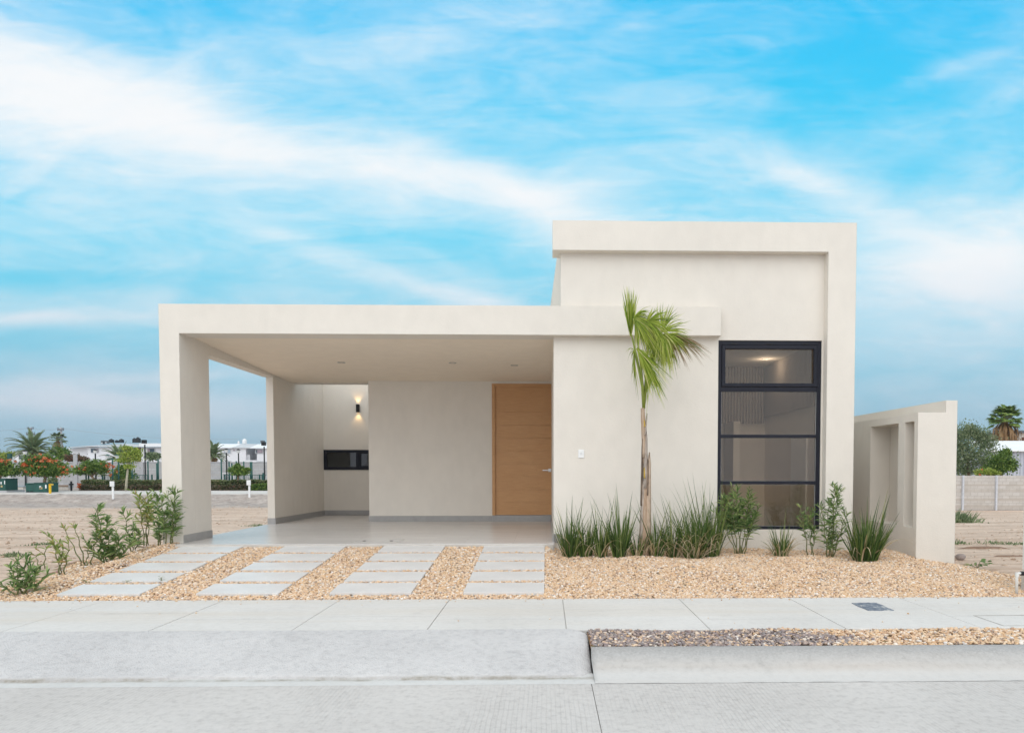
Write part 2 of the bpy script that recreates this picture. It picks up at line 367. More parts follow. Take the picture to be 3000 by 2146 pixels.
M_WPAINT = plain('white_wall', (.74, .74, .76), .8, .04, 1)
M_WROOF = plain('white_roof', (.80, .81, .82), .7, .04, 1)
M_GROOF = plain('grey_roof', (.55, .56, .57), .8, .06, 1)
M_DARKWIN = plain('far_window', (.06, .09, .12), .25, .3, 1)
M_CURT = plain('far_curtain', (.32, .26, .29), .8, .2, 3)
M_BROWN = plain('brown_door', (.13, .06, .035), .7)
M_RED = plain('red_paint', (.62, .05, .04), .5)
M_POLE = plain('pole_concrete', (.42, .42, .43), .8, .05)
M_STONE = plain('field_stone', (.30, .25, .23), .9, .25, 9, .5)
M_PAINT = None

# ------------------------------------------------------------------ mesh helpers
class MB:
    def __init__(s): s.v = []; s.f = []
    def add(s, vs, fs):
        o = len(s.v); s.v += [tuple(v) for v in vs]; s.f += [tuple(i + o for i in f) for f in fs]; return s
    def box(s, x0, x1, y0, y1, z0, z1):
        return s.add([(x0, y0, z0), (x1, y0, z0), (x1, y1, z0), (x0, y1, z0), (x0, y0, z1), (x1, y0, z1), (x1, y1, z1), (x0, y1, z1)],
                     [(0, 3, 2, 1), (4, 5, 6, 7), (0, 1, 5, 4), (1, 2, 6, 5), (2, 3, 7, 6), (3, 0, 4, 7)])
    def prism(s, poly, z0, z1):          # counter-clockwise outline in plan
        n = len(poly)
        return s.add([(x, y, z0) for x, y in poly] + [(x, y, z1) for x, y in poly],
                     [tuple(range(n-1, -1, -1)), tuple(range(n, 2*n))] + [(i, (i+1) % n, n+(i+1) % n, n+i) for i in range(n)])
    def prismY(s, poly, y0, y1):         # counter-clockwise outline (x, z) seen from the front
        n = len(poly)
        return s.add([(x, y0, z) for x, z in poly] + [(x, y1, z) for x, z in poly],
                     [tuple(range(n)), tuple(range(2*n-1, n-1, -1))] + [(i, n+i, n+(i+1) % n, (i+1) % n) for i in range(n)])
    def tube(s, pts, radii, k=8, cap=True):
        pts = [Vector(p) for p in pts]
        if isinstance(radii, (int, float)): radii = [radii]*len(pts)
        o = len(s.v); n = len(pts)
        for i, p in enumerate(pts):
            d = (pts[min(i+1, n-1)] - pts[max(i-1, 0)]).normalized()
            a = d.orthogonal().normalized() if abs(d.z) < .99 else Vector((1, 0, 0))
            if abs(d.z) < .99: a = Vector((0, 0, 1)).cross(d).normalized()
            b = d.cross(a).normalized()
            for j in range(k):
                t = 2*math.pi*j/k; q = p + (a*math.cos(t) + b*math.sin(t))*radii[i]; s.v.append(tuple(q))
        for i in range(n-1):
            for j in range(k):
                s.f.append((o+i*k+j, o+i*k+(j+1) % k, o+(i+1)*k+(j+1) % k, o+(i+1)*k+j))
        if cap:
            s.f.append(tuple(o+j for j in range(k-1, -1, -1))); s.f.append(tuple(o+(n-1)*k+j for j in range(k)))
        return s
    def ribbon(s, pts, widths, side):
        o = len(s.v); n = len(pts)
        for p, w in zip(pts, widths):
            s.v.append(tuple(p - side*w/2)); s.v.append(tuple(p + side*w/2))
        for i in range(n-1): s.f.append((o+2*i, o+2*i+1, o+2*i+3, o+2*i+2))
        return s
    def build(s, name, m, parent=None, smooth=False, loc=None, bevel=0):
        me = bpy.data.meshes.new(name)
        v = s.v
        if loc is not None: v = [(a-loc[0], b-loc[1], c-loc[2]) for a, b, c in v]
        me.from_pydata(v, [], s.f); me.materials.append(m); me.update()
        if smooth: me.polygons.foreach_set('use_smooth', [True]*len(me.polygons))
        o = bpy.data.objects.new(name, me); COL.objects.link(o)
        if loc is not None: o.location = loc
        if parent is not None:
            o.parent = parent
            o.location = Vector((loc if loc is not None else (0, 0, 0))) - WL(parent)
        if bevel:
            b = o.modifiers.new('bevel', 'BEVEL'); b.width = bevel; b.segments = 2; b.limit_method = 'ANGLE'; b.harden_normals = False
        return o
def WL(o):
    v = Vector(o.location)
    while o.parent: o = o.parent; v += Vector(o.location)
    return v
def cells(xs, zs, fill, y0, y1, axis='Y'):
    """a wall on a grid of cells; only the outer faces are made, corners shared"""
    m = MB(); idx = {}
    def vid(i, j, k):
        key = (i, j, k)
        if key not in idx:
            idx[key] = len(m.v); a, b, c = xs[i], (y0, y1)[k], zs[j]
            m.v.append((a, b, c) if axis == 'Y' else (b, a, c))
        return idx[key]
    nx, nz = len(xs)-1, len(zs)-1
    F = lambda i, j: 0 <= i < nx and 0 <= j < nz and fill((xs[i]+xs[i+1])/2, (zs[j]+zs[j+1])/2)
    for i in range(nx):
        for j in range(nz):
            if not F(i, j): continue
            q = [vid(i, j, 0), vid(i+1, j, 0), vid(i+1, j+1, 0), vid(i, j+1, 0)]; r = [vid(i, j, 1), vid(i+1, j, 1), vid(i+1, j+1, 1), vid(i, j+1, 1)]
            fs = [tuple(q), tuple(reversed(r))]
            if not F(i-1, j): fs.append((q[0], q[3], r[3], r[0]))
            if not F(i+1, j): fs.append((q[1], r[1], r[2], q[2]))
            if not F(i, j-1): fs.append((q[0], r[0], r[1], q[1]))
            if not F(i, j+1): fs.append((q[3], q[2], r[2], r[3]))
            if axis != 'Y': fs = [tuple(reversed(f)) for f in fs]
            m.f += fs
    return m
def tag(o, label=None, cat=None, group=None, kind=None):
    if label: o['label'] = label
    if cat: o['category'] = cat
    if group: o['group'] = group
    if kind: o['kind'] = kind
    return o
def thing(name, loc, label, cat, group=None):
    o = bpy.data.objects.new(name, None); COL.objects.link(o); o.location = loc; o.empty_display_size = .2
    return tag(o, label, cat, group)
def struct(o, label=None, cat=None): o['kind'] = 'structure'; return tag(o, label, cat)
def dup(root, loc, label, group=None):
    r = root.copy(); COL.objects.link(r); r.location = loc; r['label'] = label
    if group: r['group'] = group
    for ch in root.children:
        c = ch.copy(); COL.objects.link(c); c.parent = r
        for g in ch.children:
            d = g.copy(); COL.objects.link(d); d.parent = c
    return r
def U(a, b): return random.uniform(a, b)

# ------------------------------------------------------------------ ground
def gz(x, y):
    sx = min(1, max(0, (x+3)/6))
    slope = .018*(1-sx) + .031*sx
    z = -.27 - slope*max(0, min(y, 41)-9.5)
    if x < 4:
        k = min(1, max(0, (4-x)/4)); t = min(1, max(0, (y-39.2)/2.8)); t = t*t*(3-2*t)
        z = z + ((-.36)-z)*t*k
    if y > 60: z = z + (-.36 - z)*min(1, (y-60)/60)
    if y < 7.4: z = -.7
    elif y < 7.66: z = -.325
    elif y < 10.9 and -5.75 < x < 5.75: z -= .25
    return z
def axis_pts(a, b, near, n_near, far):
    return sorted(set([round(v, 3) for v in far] + [round(near[0] + (near[1]-near[0])*i/n_near, 3) for i in range(n_near+1)]))
gx = axis_pts(0, 0, (-30, 30), 200, [-6000, -3000, -1500, -700, -350, -180, -100, -60, -45, -37, 37, 45, 60, 100, 180, 350, 700, 1500, 3000, 6000])
gy = axis_pts(0, 0, (6.5, 46.5), 200, [-60, -20, 0, 4, 50, 60, 80, 100, 130, 180, 300, 600, 1200, 2500, 5000, 9000])
mb = MB()
hv = np.random.default_rng(3)
def lump(x, y): return .018*math.sin(x*1.3+y*.7)*math.sin(y*1.9-x*.4) + .012*math.sin(y*4.1+x*.9)
for y in gy:
    for x in gx:
        z = gz(x, y)
        if 7.9 < y < 39 and abs(x) < 31: z += lump(x, y) + float(hv.normal(0, .006))
        if 39 <= y < 42 and x < 4: z += float(hv.normal(0, .03))
        mb.v.append((x, y, z))
nx = len(gx)
for j in range(len(gy)-1):
    for i in range(nx-1): mb.f.append((j*nx+i, j*nx+i+1, (j+1)*nx+i+1, (j+1)*nx+i))
struct(mb.build('ground', M_SAND, smooth=True))

# street, gutter, curb, ramp, sidewalk
mb = MB()
for (a, b) in ((-40, .3165), (.3215, 40)):
    mb.add([(a, -8, -.447), (b, -8, -.447), (b, 5.055, -.447), (a, 5.055, -.447)], [(0, 1, 2, 3)])
    mb.add([(a, -8, -.50), (b, -8, -.50), (b, 5.055, -.50), (a, 5.055, -.50)], [(0, 1, 2, 3)])
struct(mb.build('road', M_ROAD))
mb = MB(); mb.box(-40, 40, -8, 5.05, -.56, -.456); struct(mb.build('road_joint', M_JOINT))
mb = MB(); mb.add([(-40, 5.057, -.447), (40, 5.057, -.447), (40, 5.30, -.440), (-40, 5.30, -.440)], [(0, 1, 2, 3)])
struct(mb.build('gutter', M_GUT))
mb = MB()
prof = [(5.545, -.40), (5.545, -.306), (5.535, -.300), (5.48, -.300), (5.43, -.305), (5.39, -.316), (5.355, -.333), (5.32, -.353), (5.285, -.373), (5.25, -.391), (5.215, -.408), (5.18, -.421), (5.13, -.433), (5.06, -.4445)]
xs = [.3458 + .05*i for i in range(0, 400)] + [40]
hc = random.Random(5)
for x in xs:
    for (y, z) in prof: mb.v.append((x, y + hc.uniform(-.0015, .0015), z + hc.uniform(-.0015, .0015)))
n = len(prof)
for i in range(len(xs)-1):
    for j in range(n-1): mb.f.append((i*n+j, (i+1)*n+j, (i+1)*n+j+1, i*n+j+1))
mb.f.append(tuple(range(n)))
struct(mb.build('curb', M_CURB, smooth=True))
# mortar ramp laid between street and sidewalk
mb = MB(); hc = random.Random(8)
xs = [-40, -25] + [-12 + .06*i for i in range(0, 205)]; xs = [x for x in xs if x < .17] + [.19, .23, .27, .30, .325, .342]
ny = 16
for x in xs:
    e = max(0, (x-.17)/.172)
    for j in range(ny+1):
        t = j/ny; y0 = 6.09; y1 = 5.205 + .02*math.sin(x*2.1) + .008*math.sin(x*9.3) + .07*e*e
        y0e = y0 - .10*e*e
        y = y0e + (y1-y0e)*t
        z = -.283 - .150*t**1.35 + .006*math.sin(x*1.7+t*4)*t*(1-t)*2 + hc.uniform(-.0015, .0015)
        z -= .035*(1-math.sqrt(max(0, 1-e*e)))
        mb.v.append((x, y, z))
k = ny+1
for i in range(len(xs)-1):
    for j in range(ny): mb.f.append((i*k+j, i*k+j+1, (i+1)*k+j+1, (i+1)*k+j))
o = len(mb.v)
for j in range(k):
    v = mb.v[(len(xs)-1)*k+j]; mb.v.append((.345, v[1], -.46))
for j in range(ny): mb.f.append(((len(xs)-1)*k+j, (len(xs)-1)*k+j+1, o+j+1, o+j))
o = len(mb.v)
for i in range(len(xs)): mb.v.append((xs[i], mb.v[i*k+ny][1]-.004, -.46))
for i in range(len(xs)-1): mb.f.append((i*k+ny, o+i, o+i+1, (i+1)*k+ny))
struct(mb.build('driveway_ramp', M_RAMP, smooth=True))
jx = [-4.583, -3.363, -2.16, -1.015, .172, 1.40, 2.573, 3.75, 4.95]
allj = [jx[0]-1.19*i for i in range(30, 0, -1)] + jx + [jx[-1]+1.19*i for i in range(1, 30)]
mb = MB()
for a, b in zip(allj, allj[1:]):
    d = random.uniform(-.0015, .0015); mb.box(a+.004, b-.004, 6.105, 7.60, -.40, -.295+d)
struct(mb.build('sidewalk', M_WALK, bevel=.004))
mb = MB(); mb.box(-40, 40, 6.115, 7.59, -.42, -.304); struct(mb.build('sidewalk_joint', M_JOINT))
# faint trowel lines across the panels
mb = MB()
for i, (a, b) in enumerate(zip(allj, allj[1:])):
    if -7 < a < 6:
        y = (6.55, 7.0, 6.5, 6.95, 6.6, 7.1, 6.55, 6.45, 6.9, 6.6, 6.7)[i % 11]
        mb.add([(a+.05, y, -.2925), (b-.05, y+.01, -.2925), (b-.05, y+.014, -.2925), (a+.05, y+.004, -.2925)], [(0, 1, 2, 3)])
struct(mb.build('sidewalk_trowel_line', plain('trowel_mark', (.46, .45, .42), .9)))
# utility cover (worn blue-grey) and access hatch outline in the sidewalk
s = NT('worn_blue_paint')
c = s.ramp(s.noise(14, 6, .7), [(.42, (.13, .155, .20)), (.55, (.22, .25, .29)), (.64, (.52, .52, .50))]); s.base(c); s.rough(.7); M_PAINT = s.m
mb = MB(); rr = random.Random(2); ring = []
for i in range(44):
    t = i/44*4; e = t % 1
    q = [(3.10+.26*e, 6.87), (3.36, 6.87+.39*e), (3.36-.26*e, 7.26), (3.10, 7.26-.39*e)][int(t)]
    ring.append((q[0]+rr.uniform(-.012, .012), q[1]+rr.uniform(-.012, .012)))
mb.prism(ring, -.2945, -.2885)
tag(mb.build('utility_cover', M_PAINT, loc=(3.23, 7.06, -.295)), 'worn blue grey rectangular cover set in the pale sidewalk', 'cover')
mb = MB()
X0, X1, Y0, Y1 = 3.985, 4.62, 6.17, 6.62
for a in ((X0, X1, Y0, Y0+.008), (X0, X1, Y1-.008, Y1), (X0, X0+.008, Y0+.008, Y1-.008), (X1-.008, X1, Y0+.008, Y1-.008)): mb.box(a[0], a[1], a[2], a[3], -.295, -.2915)
tag(mb.build('access_hatch', M_JOINT, loc=(4.3, 6.4, -.295)), 'flush concrete hatch outlined by a dark seam at the right end of the sidewalk', 'hatch')

# ------------------------------------------------------------------ garden beds
def bed_z(x, y):
    """top of the gravel"""
    z = -.905 + .085*y                                  # driveway slope
    zr = -.285 + .055*(y-7.6)                           # garden on the right
    zr += .045*math.exp(-((y-9.1)/.9)**2) * (.5+.5*math.sin(x*1.05-.6)) * min(1, max(0, (x-.3)/1.0))
    zr += .012*math.sin(x*3.1+y*2.3) + .01*math.sin(x*5.3-y*3.7)
    if x > 5.0: zr -= .10*min(1, (x-5.0)/.8)*min(1, max(0, (y-7.9)/1.5))
    t = min(1, max(0, (x+.02)/.25)); t = t*t*(3-2*t)
    z = z*(1-t) + zr*t
    z = min(z, -.286 + max(0, y-7.6)*.22)
    if x < -5.25: # low berm along the left boundary
        e = min(1, (-5.25-x)/.35); z += .05*min(1, max(0, (y-7.65)/.5))*math.sin(e*math.pi)*(1+.4*math.sin(y*5)) - .06*e*max(0, min(1, (y-8.5)/2))*1.2
    return z
BX = [-6.25 + .1*i for i in range(0, 126)]
BY = [7.605 + .1*i for i in range(0, 34)]
def in_bed(x, y):
    if y < 7.61: return False
    l = -6.0 + .12*math.sin(y*3.1) - .25*max(0, 8.4-y)
    r = 5.86 + .10*math.sin(y*4.3) + .5*max(0, 8.6-y)
    if x < l or x > r: return False
    if x < -5.56: return y < 11.0
    if x < -5.27: return y < 10.6
    if x < .11: return y < 10.36
    if x < 4.12: return y < 10.74
    if x < 4.55: return y < 10.6
    if x < 5.18: return y < 10.9
    return y < 10.0
mb = MB(); idx = {}
for i in range(len(BX)-1):
    for j in range(len(BY)-1):
        xc, yc = BX[i]+.05, BY[j]+.05
        if not (in_bed(xc, yc) or in_bed(xc+.1, yc) or in_bed(xc-.1, yc)) : continue
        q = []
        for (a, b) in ((i, j), (i+1, j), (i+1, j+1), (i, j+1)):
            if (a, b) not in idx:
                idx[(a, b)] = len(mb.v); x, y = BX[a], BY[b]
                mb.v.append((x, y, bed_z(x, y)-.028))
            q.append(idx[(a, b)])
        mb.f.append(tuple(q))
struct(mb.build('gravel_bed', M_BED, smooth=True))
mb = MB(); mb.add([(.345, 5.545, -.318), (40, 5.545, -.318), (40, 6.12, -.318), (.345, 6.12, -.318)], [(0, 1, 2, 3)])
struct(mb.build('verge', M_BED))

SC = [-5.172, -3.716, -2.31, -.888]; SW = .866
SR = [7.725, 8.283, 8.845, 9.40, 9.955]; SDp = .432
def on_slab(x, y, m=.0):
    return any(a-m < x < a+SW+m for a in SC) and any(b-m < y < b+SDp+m for b in SR)
t_ = (1+5**.5)/2
ICO = np.array([(-1, t_, 0), (1, t_, 0), (-1, -t_, 0), (1, -t_, 0), (0, -1, t_), (0, 1, t_), (0, -1, -t_), (0, 1, -t_), (t_, 0, -1), (t_, 0, 1), (-t_, 0, -1), (-t_, 0, 1)])/math.sqrt(1+t_*t_)
ICF = np.array([(0, 11, 5), (0, 5, 1), (0, 1, 7), (0, 7, 10), (0, 10, 11), (1, 5, 9), (5, 11, 4), (11, 10, 2), (10, 7, 6), (7, 1, 8), (3, 9, 4), (3, 4, 2), (3, 2, 6), (3, 6, 8), (3, 8, 9), (4, 9, 5), (2, 4, 11), (6, 2, 10), (8, 6, 7), (9, 8, 1)])
def pebbles(name, pts, smin, smax, m):
    n = len(pts); pts = np.array(pts)
    s = RNG.uniform(smin, smax, (n, 1, 1)) * np.stack([RNG.uniform(.8, 1.3, (n, 1)), RNG.uniform(.6, 1.0, (n, 1)), RNG.uniform(.35, .65, (n, 1))], 2)
    v = ICO[None] * s * RNG.uniform(.78, 1.2, (n, 12, 1))
    a = RNG.uniform(0, 6.283, n); b = RNG.normal(0, .35, n)
    ca, sa, cb, sb = np.cos(a)[:, None], np.sin(a)[:, None], np.cos(b)[:, None], np.sin(b)[:, None]
    x = v[..., 0]*cb + v[..., 2]*sb; z = -v[..., 0]*sb + v[..., 2]*cb; y = v[..., 1]
    v = np.stack([x*ca - y*sa, x*sa + y*ca, z], 2) + pts[:, None, :]
    f = (ICF[None] + (np.arange(n)*12)[:, None, None]).reshape(-1)
    me = bpy.data.meshes.new(name); nf = n*20
    me.vertices.add(n*12); me.vertices.foreach_set('co', v.reshape(-1).astype(np.float32))
    me.loops.add(nf*3); me.loops.foreach_set('vertex_index', f.astype(np.int32))
    me.polygons.add(nf); me.polygons.foreach_set('loop_start', (np.arange(nf)*3).astype(np.int32)); me.polygons.foreach_set('loop_total', np.full(nf, 3, np.int32))
    me.materials.append(m); me.update(calc_edges=True)
    o = bpy.data.objects.new(name, me); COL.objects.link(o); return tag(o, kind='stuff')
pts = []
rr = random.Random(21)
while len(pts) < 98000:
    x, y = rr.uniform(-6.4, 6.5), 7.58 + 3.4*rr.random()**1.15
    if not in_bed(x, y): continue
    if on_slab(x, y, .004) and rr.random() > .012*0: continue
    if x < -5.5 and rr.random() < .45*min(1, (-5.5-x)/.5): continue
    if x > 5.5 and rr.random() < .5*min(1, (x-5.5)/.5): continue
    pts.append((x, y, bed_z(x, y) - .016 + rr.uniform(-.008, .007)))
tag(pebbles('gravel', pts, .0095, .021, M_GRAVEL), 'loose tan and cream gravel around the paving slabs and in front of the house', 'gravel')
pt1, pt2 = [], []
while len(pt1)+len(pt2) < 9000:
    x, y = .36 + 6.0*rr.random(), rr.uniform(5.548, 6.102)
    z = -.302 + rr.uniform(-.012, .006) + .008*math.sin(x*4)
    edge = 2.25 + .35*math.sin(y*9) + rr.gauss(0, .12)
    (pt1 if (x < edge and rr.random() < .92) else pt2).append((x, y, z))
tag(pebbles('mixed_gravel', pt1, .010, .023, M_GRAVEL2), 'mixed dark purple and tan gravel in the strip behind the curb', 'gravel')
tag(pebbles('verge_gravel', pt2, .010, .022, M_GRAVEL), 'tan gravel in the right part of the strip behind the curb', 'gravel')
# stray pebbles on walk and ramp
pts = [(rr.uniform(-6, 6), 7.6-abs(rr.gauss(0, .07)), -.288) for _ in range(160)] + [(rr.uniform(-5, 5), rr.uniform(6.2, 7.5), -.288) for _ in range(22)]
tag(pebbles('stray_gravel', pts, .006, .012, M_GRAVEL), 'stray pebbles scattered on the sidewalk', 'gravel')

rows = ['first row from the sidewalk', 'second row from the sidewalk', 'middle row', 'second row from the carport floor', 'row touching the carport floor']
cols = ['leftmost column by the boundary shrubs', 'second column from the left', 'third column from the left', 'rightmost column beside the planting bed']
tilt = math.atan(.085)
slab0 = None
for i, a in enumerate(SC):
    for j, b in enumerate(SR):
        loc = (a+SW/2, b+SDp/2, -.903 + .085*(b+SDp/2) + rr.uniform(-.002, .003))
        if slab0 is None:
            slab0 = MB().box(-SW/2, SW/2, -SDp/2, SDp/2, -.034, 0).build('paving_slab', M_SLAB, bevel=.002); o = slab0
        else:
            o = slab0.copy(); COL.objects.link(o)
        o.location = loc; o.rotation_euler = (tilt, rr.uniform(-.003, .003), rr.uniform(-.004, .004))
        tag(o, 'smooth pale grey paving slab, %s, %s' % (rows[j], cols[i]), 'paving slab', 'paving slabs in the gravel driveway')

# ------------------------------------------------------------------ the house
H = thing('house', (0, 12, 0), 'modern single storey cream stucco house with open carport and taller block on the right', 'house')
def part(mb, name, m, parent=H, **k): return mb.build(name, m, parent, **k)
part(MB().prismY([(-5.555, -.45), (-5.27, -.45), (-5.27, 3.02), (2.56, 3.02), (2.56, 3.44), (-5.555, 3.44)], 10.6, 10.98), 'carport_frame', M_STUCCO)
part(MB().box(-5.555, -5.27, 10.98, 11.507, -.45, 3.03), 'column', M_STUCCO)
# ceiling falls gently to the back, with a dropped edge beam on the open side
cz = lambda y: 3.035 - .040*(y-10.98)
mb = MB(); mb.add([(-5.29, 10.97, cz(10.97)), (.12, 10.97, cz(10.97)), (.12, 15.22, cz(15.22)), (-5.29, 15.22, cz(15.22)),
                   (-5.29, 10.97, 3.3), (.12, 10.97, 3.3), (.12, 15.22, 3.3), (-5.29, 15.22, 3.3)],
                  [(0, 3, 2, 1), (4, 5, 6, 7), (0, 1, 5, 4), (1, 2, 6, 5), (2, 3, 7, 6), (3, 0, 4, 7)])
part(mb, 'carport_ceiling', M_STUCCO2)
part(MB().box(-5.50, -5.292, 11.507, 14.31, 2.865, 3.38), 'edge_beam', M_STUCCO)
part(MB().box(-5.29, -3.637, 15.222, 15.42, 2.85, 3.39), 'lintel', M_STUCCO)
part(MB().prism([(-5.46, 14.31), (-5.32, 14.31), (-5.19, 17.10), (-5.19, 17.30), (-5.46, 17.30)], -.45, 3.392), 'side_wall', M_STUCCO)
part(MB().box(-5.44, .12, 10.43, 17.0, -.30, 0), 'carport_floor', M_FLOOR)
part(MB().box(-5.27, .10, 10.365, 10.428, -.40, -.012), 'floor_lip', M_LIP)
# main back wall with the door opening
part(cells([-3.635, -1.107, .118], [-.3, 2.82, 3.388], lambda x, z: not (x > -1.107 and z < 2.82), 14.95, 15.15), 'back_wall', M_STUCCO)
part(MB().box(-3.635, -3.48, 15.15, 17.05, -.3, 3.385), 'patio_side_wall', M_STUCCO)
part(cells([-5.30, -5.19, -3.95, -3.3], [-.3, 1.06, 1.526, 3.38], lambda x, z: not (-5.19 < x < -3.95 and 1.06 < z < 1.526), 17.05, 17.2), 'patio_back_wall', M_STUCCO)
# patio window
wn_ = thing('window', (-4.57, 17.05, 1.06), None, None); wn_.parent = H; wn_.location = Vector((-4.57, 17.05, 1.06)) - Vector(H.location)
mb = MB()
for b in ((-5.19, -3.95, 1.06, 1.13), (-5.19, -3.95, 1.465, 1.526), (-5.19, -5.12, 1.13, 1.465), (-4.44, -4.36, 1.13, 1.465), (-4.02, -3.95, 1.13, 1.465)): mb.box(b[0], b[1], 17.035, 17.10, b[2], b[3])
mb.build('window_frame', M_FRAME, wn_)
mb = MB().box(-4.36, -4.33, 17.05, 17.09, 1.13, 1.465).box(-4.33, -4.02, 17.05, 17.09, 1.44, 1.465).box(-4.33, -4.02, 17.05, 17.09, 1.13, 1.155)
mb.build('sliding_sash', M_FRAME, wn_)
MB().box(-5.12, -4.44, 17.06, 17.066, 1.13, 1.465).box(-4.33, -4.02, 17.07, 17.076, 1.155, 1.44).build('pane', M_GLASS2, wn_)
mb = MB().box(-5.6, -3.2, 18.6, 18.7, 0, 2.6).box(-5.6, -5.5, 17.2, 18.6, 0, 2.6).box(-3.3, -3.2, 17.2, 18.6, 0, 2.6).box(-5.6, -3.2, 17.2, 18.7, 2.6, 2.7).box(-5.6, -3.2, 17.2, 18.7, -.1, 0)
part(mb, 'rear_room', M_ROOM)
# baseboards
mb = MB().box(-5.27, -5.257, 10.62, 11.507, 0, .115).build('baseboard', M_BASE, H)
mb = MB().box(-5.463, -5.317, 14.297, 14.31, 0, .115); part(mb, 'baseboard', M_BASE)
mb = MB().prism([(-5.32, 14.30), (-5.306, 14.30), (-5.178, 17.04), (-5.19, 17.05)], 0, .115); part(mb, 'baseboard', M_BASE)
part(MB().box(-5.178, -3.648, 17.037, 17.05, 0, .115), 'baseboard', M_BASE)
part(MB().box(-3.648, -3.635, 14.937, 17.037, 0, .115), 'baseboard', M_BASE)
part(MB().box(-3.635, -1.11, 14.937, 14.95, 0, .115), 'baseboard', M_BASE)
part(MB().box(-1.107, .105, 14.925, 15.15, 0, .125), 'threshold', M_BASE)
part(MB().box(.096, .11, 10.62, 14.92, 0, .115).box(.096, .24, 10.735, 10.75, -.02, .115), 'baseboard', M_BASE)
# entrance door
dr = thing('door', (-.5, 14.95, .125), None, None); dr.parent = H; dr.location = Vector((-.5, 14.95, .125)) - Vector(H.location)
mb = MB().box(-1.112, -1.05, 14.93, 15.0, .126, 2.825).box(-1.05, .112, 14.93, 15.0, 2.77, 2.825).box(-1.05, -1.035, 14.955, 15.0, .126, 2.77)
mb.build('door_frame', M_WOOD, dr, bevel=.003)
mb = MB(); zb = .130; n = 9; zt = 2.7695
hs = (zt-.40-zb)/ (n-1.0)
zz = [zb] + [.392 + .2655*i for i in range(0, 8)] + [zt]
for a, b in zip(zz, zz[1:]): mb.box(-1.034, .112, 14.968, 15.02, a, b-(.007 if b < zt else 0))
mb.box(-1.032, .110, 14.976, 15.018, zb+.001, zt-.001)
mb.build('door_leaf', M_WOOD, dr)
mb = MB().box(.045, .105, 14.955, 14.972, 1.02, 1.085).box(.062, .082, 14.905, 14.956, 1.045, 1.06).box(-.075, .082, 14.895, 14.908, 1.042, 1.062)
mb.build('door_handle', M_STEEL, dr, bevel=.002)

# taller block
def tf(x, z):
    if 2.557 < x < 4.104 and .17 < z < 2.98: return False
    if x < .215 and z > 3.2: return False
    return True
part(cells([.112, .215, 2.557, 4.104, 4.16], [-.45, .17, 2.98, 3.2, 4.3], tf, 10.75, 10.95), 'front_wall', M_STUCCO)
part(MB().prismY([(4.128, -.45), (4.54, -.45), (4.54, 4.664), (.097, 4.664), (.097, 4.24), (4.128, 4.24)], 10.6, 11.0), 'block_frame', M_STUCCO)
part(MB().prism([(.215, 10.95), (.45, 10.95), (.45, 19.0), (.02, 19.0)], 3.30, 4.62), 'block_side_wall', M_STUCCO)
part(MB().box(.112, .30, 10.95, 15.5, -.3, 3.30), 'hall_wall', M_STUCCO)
part(MB().box(4.17, 4.54, 11.0, 19, -.45, 4.62), 'right_side_wall', M_STUCCO)
part(MB().box(.30, 4.17, 18.8, 19, -.45, 4.55), 'rear_wall', M_STUCCO)
part(MB().box(.45, 4.17, 11.0, 18.8, 4.35, 4.5), 'roof', M_GROOF)
part(MB().box(-5.19, .0, 17.32, 19, -.3, 3.37), 'rear_block', M_STUCCO)
# room behind the big window
part(MB().box(.30, 4.17, 10.95, 13.6, -.30, -.004), 'room_floor', M_FLOOR)
mb = MB().box(.30, 4.17, 10.955, 13.6, 2.99, 3.1)
part(mb, 'room_ceiling', M_ROOM)
part(MB().box(.30, 4.17, 13.6, 13.7, -.3, 3.1), 'room_back_wall', M_ROOM)
part(MB().box(4.13, 4.168, 11.005, 13.6, 0, 2.99), 'room_side_wall', M_ROOM)
part(MB().box(.31, 4.10, 13.55, 13.59, 1.93, 2.985).box(4.09, 4.128, 11.01, 13.55, 2.05, 2.985), 'ribbed_reflection', M_RIBS)  # ribbed reflection of the window, built as panels added to the room walls
part(MB().box(4.10, 4.128, 11.35, 12.05, 0, 1.60), 'inner_door', M_WHITE)
part(MB().box(3.35, 3.47, 12.9, 13.55, 0, 1.93), 'partition', M_ROOM)
part(MB().box(3.58, 3.65, 13.585, 13.598, 1.12, 1.24), 'switch_plate', M_WHITE)
part(MB().box(3.60, 3.65, 13.585, 13.598, .88, .95), 'switch_plate', M_WHITE)
# big window
bw = thing('window', (3.33, 10.8, .17), None, None); bw.parent = H; bw.location = Vector((3.33, 10.8, .17)) - Vector(H.location)
X0, X1, Z0, Z1 = 2.559, 4.102, .172, 2.978
mb = MB().box(X0, X0+.05, 10.765, 10.84, Z0, Z1).box(X1-.055, X1, 10.765, 10.84, Z0, Z1).box(X0+.05, X1-.055, 10.765, 10.84, Z1-.06, Z1).box(X0+.05, X1-.055, 10.765, 10.84, Z0, Z0+.045)
for z, h in ((2.262, .034), (1.564, .024), (.871, .024)): mb.box(X0+.05, X1-.055, 10.768, 10.84, z-h, z+h)
mb.build('window_frame', M_FRAME, bw, bevel=.003)
mb = MB(); a0, a1, b0, b1 = X0+.055, X1-.060, 2.30, 2.912
mb.box(a0, a0+.05, 10.752, 10.80, b0, b1).box(a1-.05, a1, 10.752, 10.80, b0, b1).box(a0+.05, a1-.05, 10.752, 10.80, b1-.055, b1).box(a0+.05, a1-.05, 10.752, 10.80, b0, b0+.05)
mb.build('awning_sash', M_FRAME, bw, bevel=.004)
for x in (2.80, 3.33, 3.86): MB().box(x-.045, x+.045, 10.755, 10.766, 2.925, 2.937).build('window_hinge', M_BLACK, bw)
mb = MB()
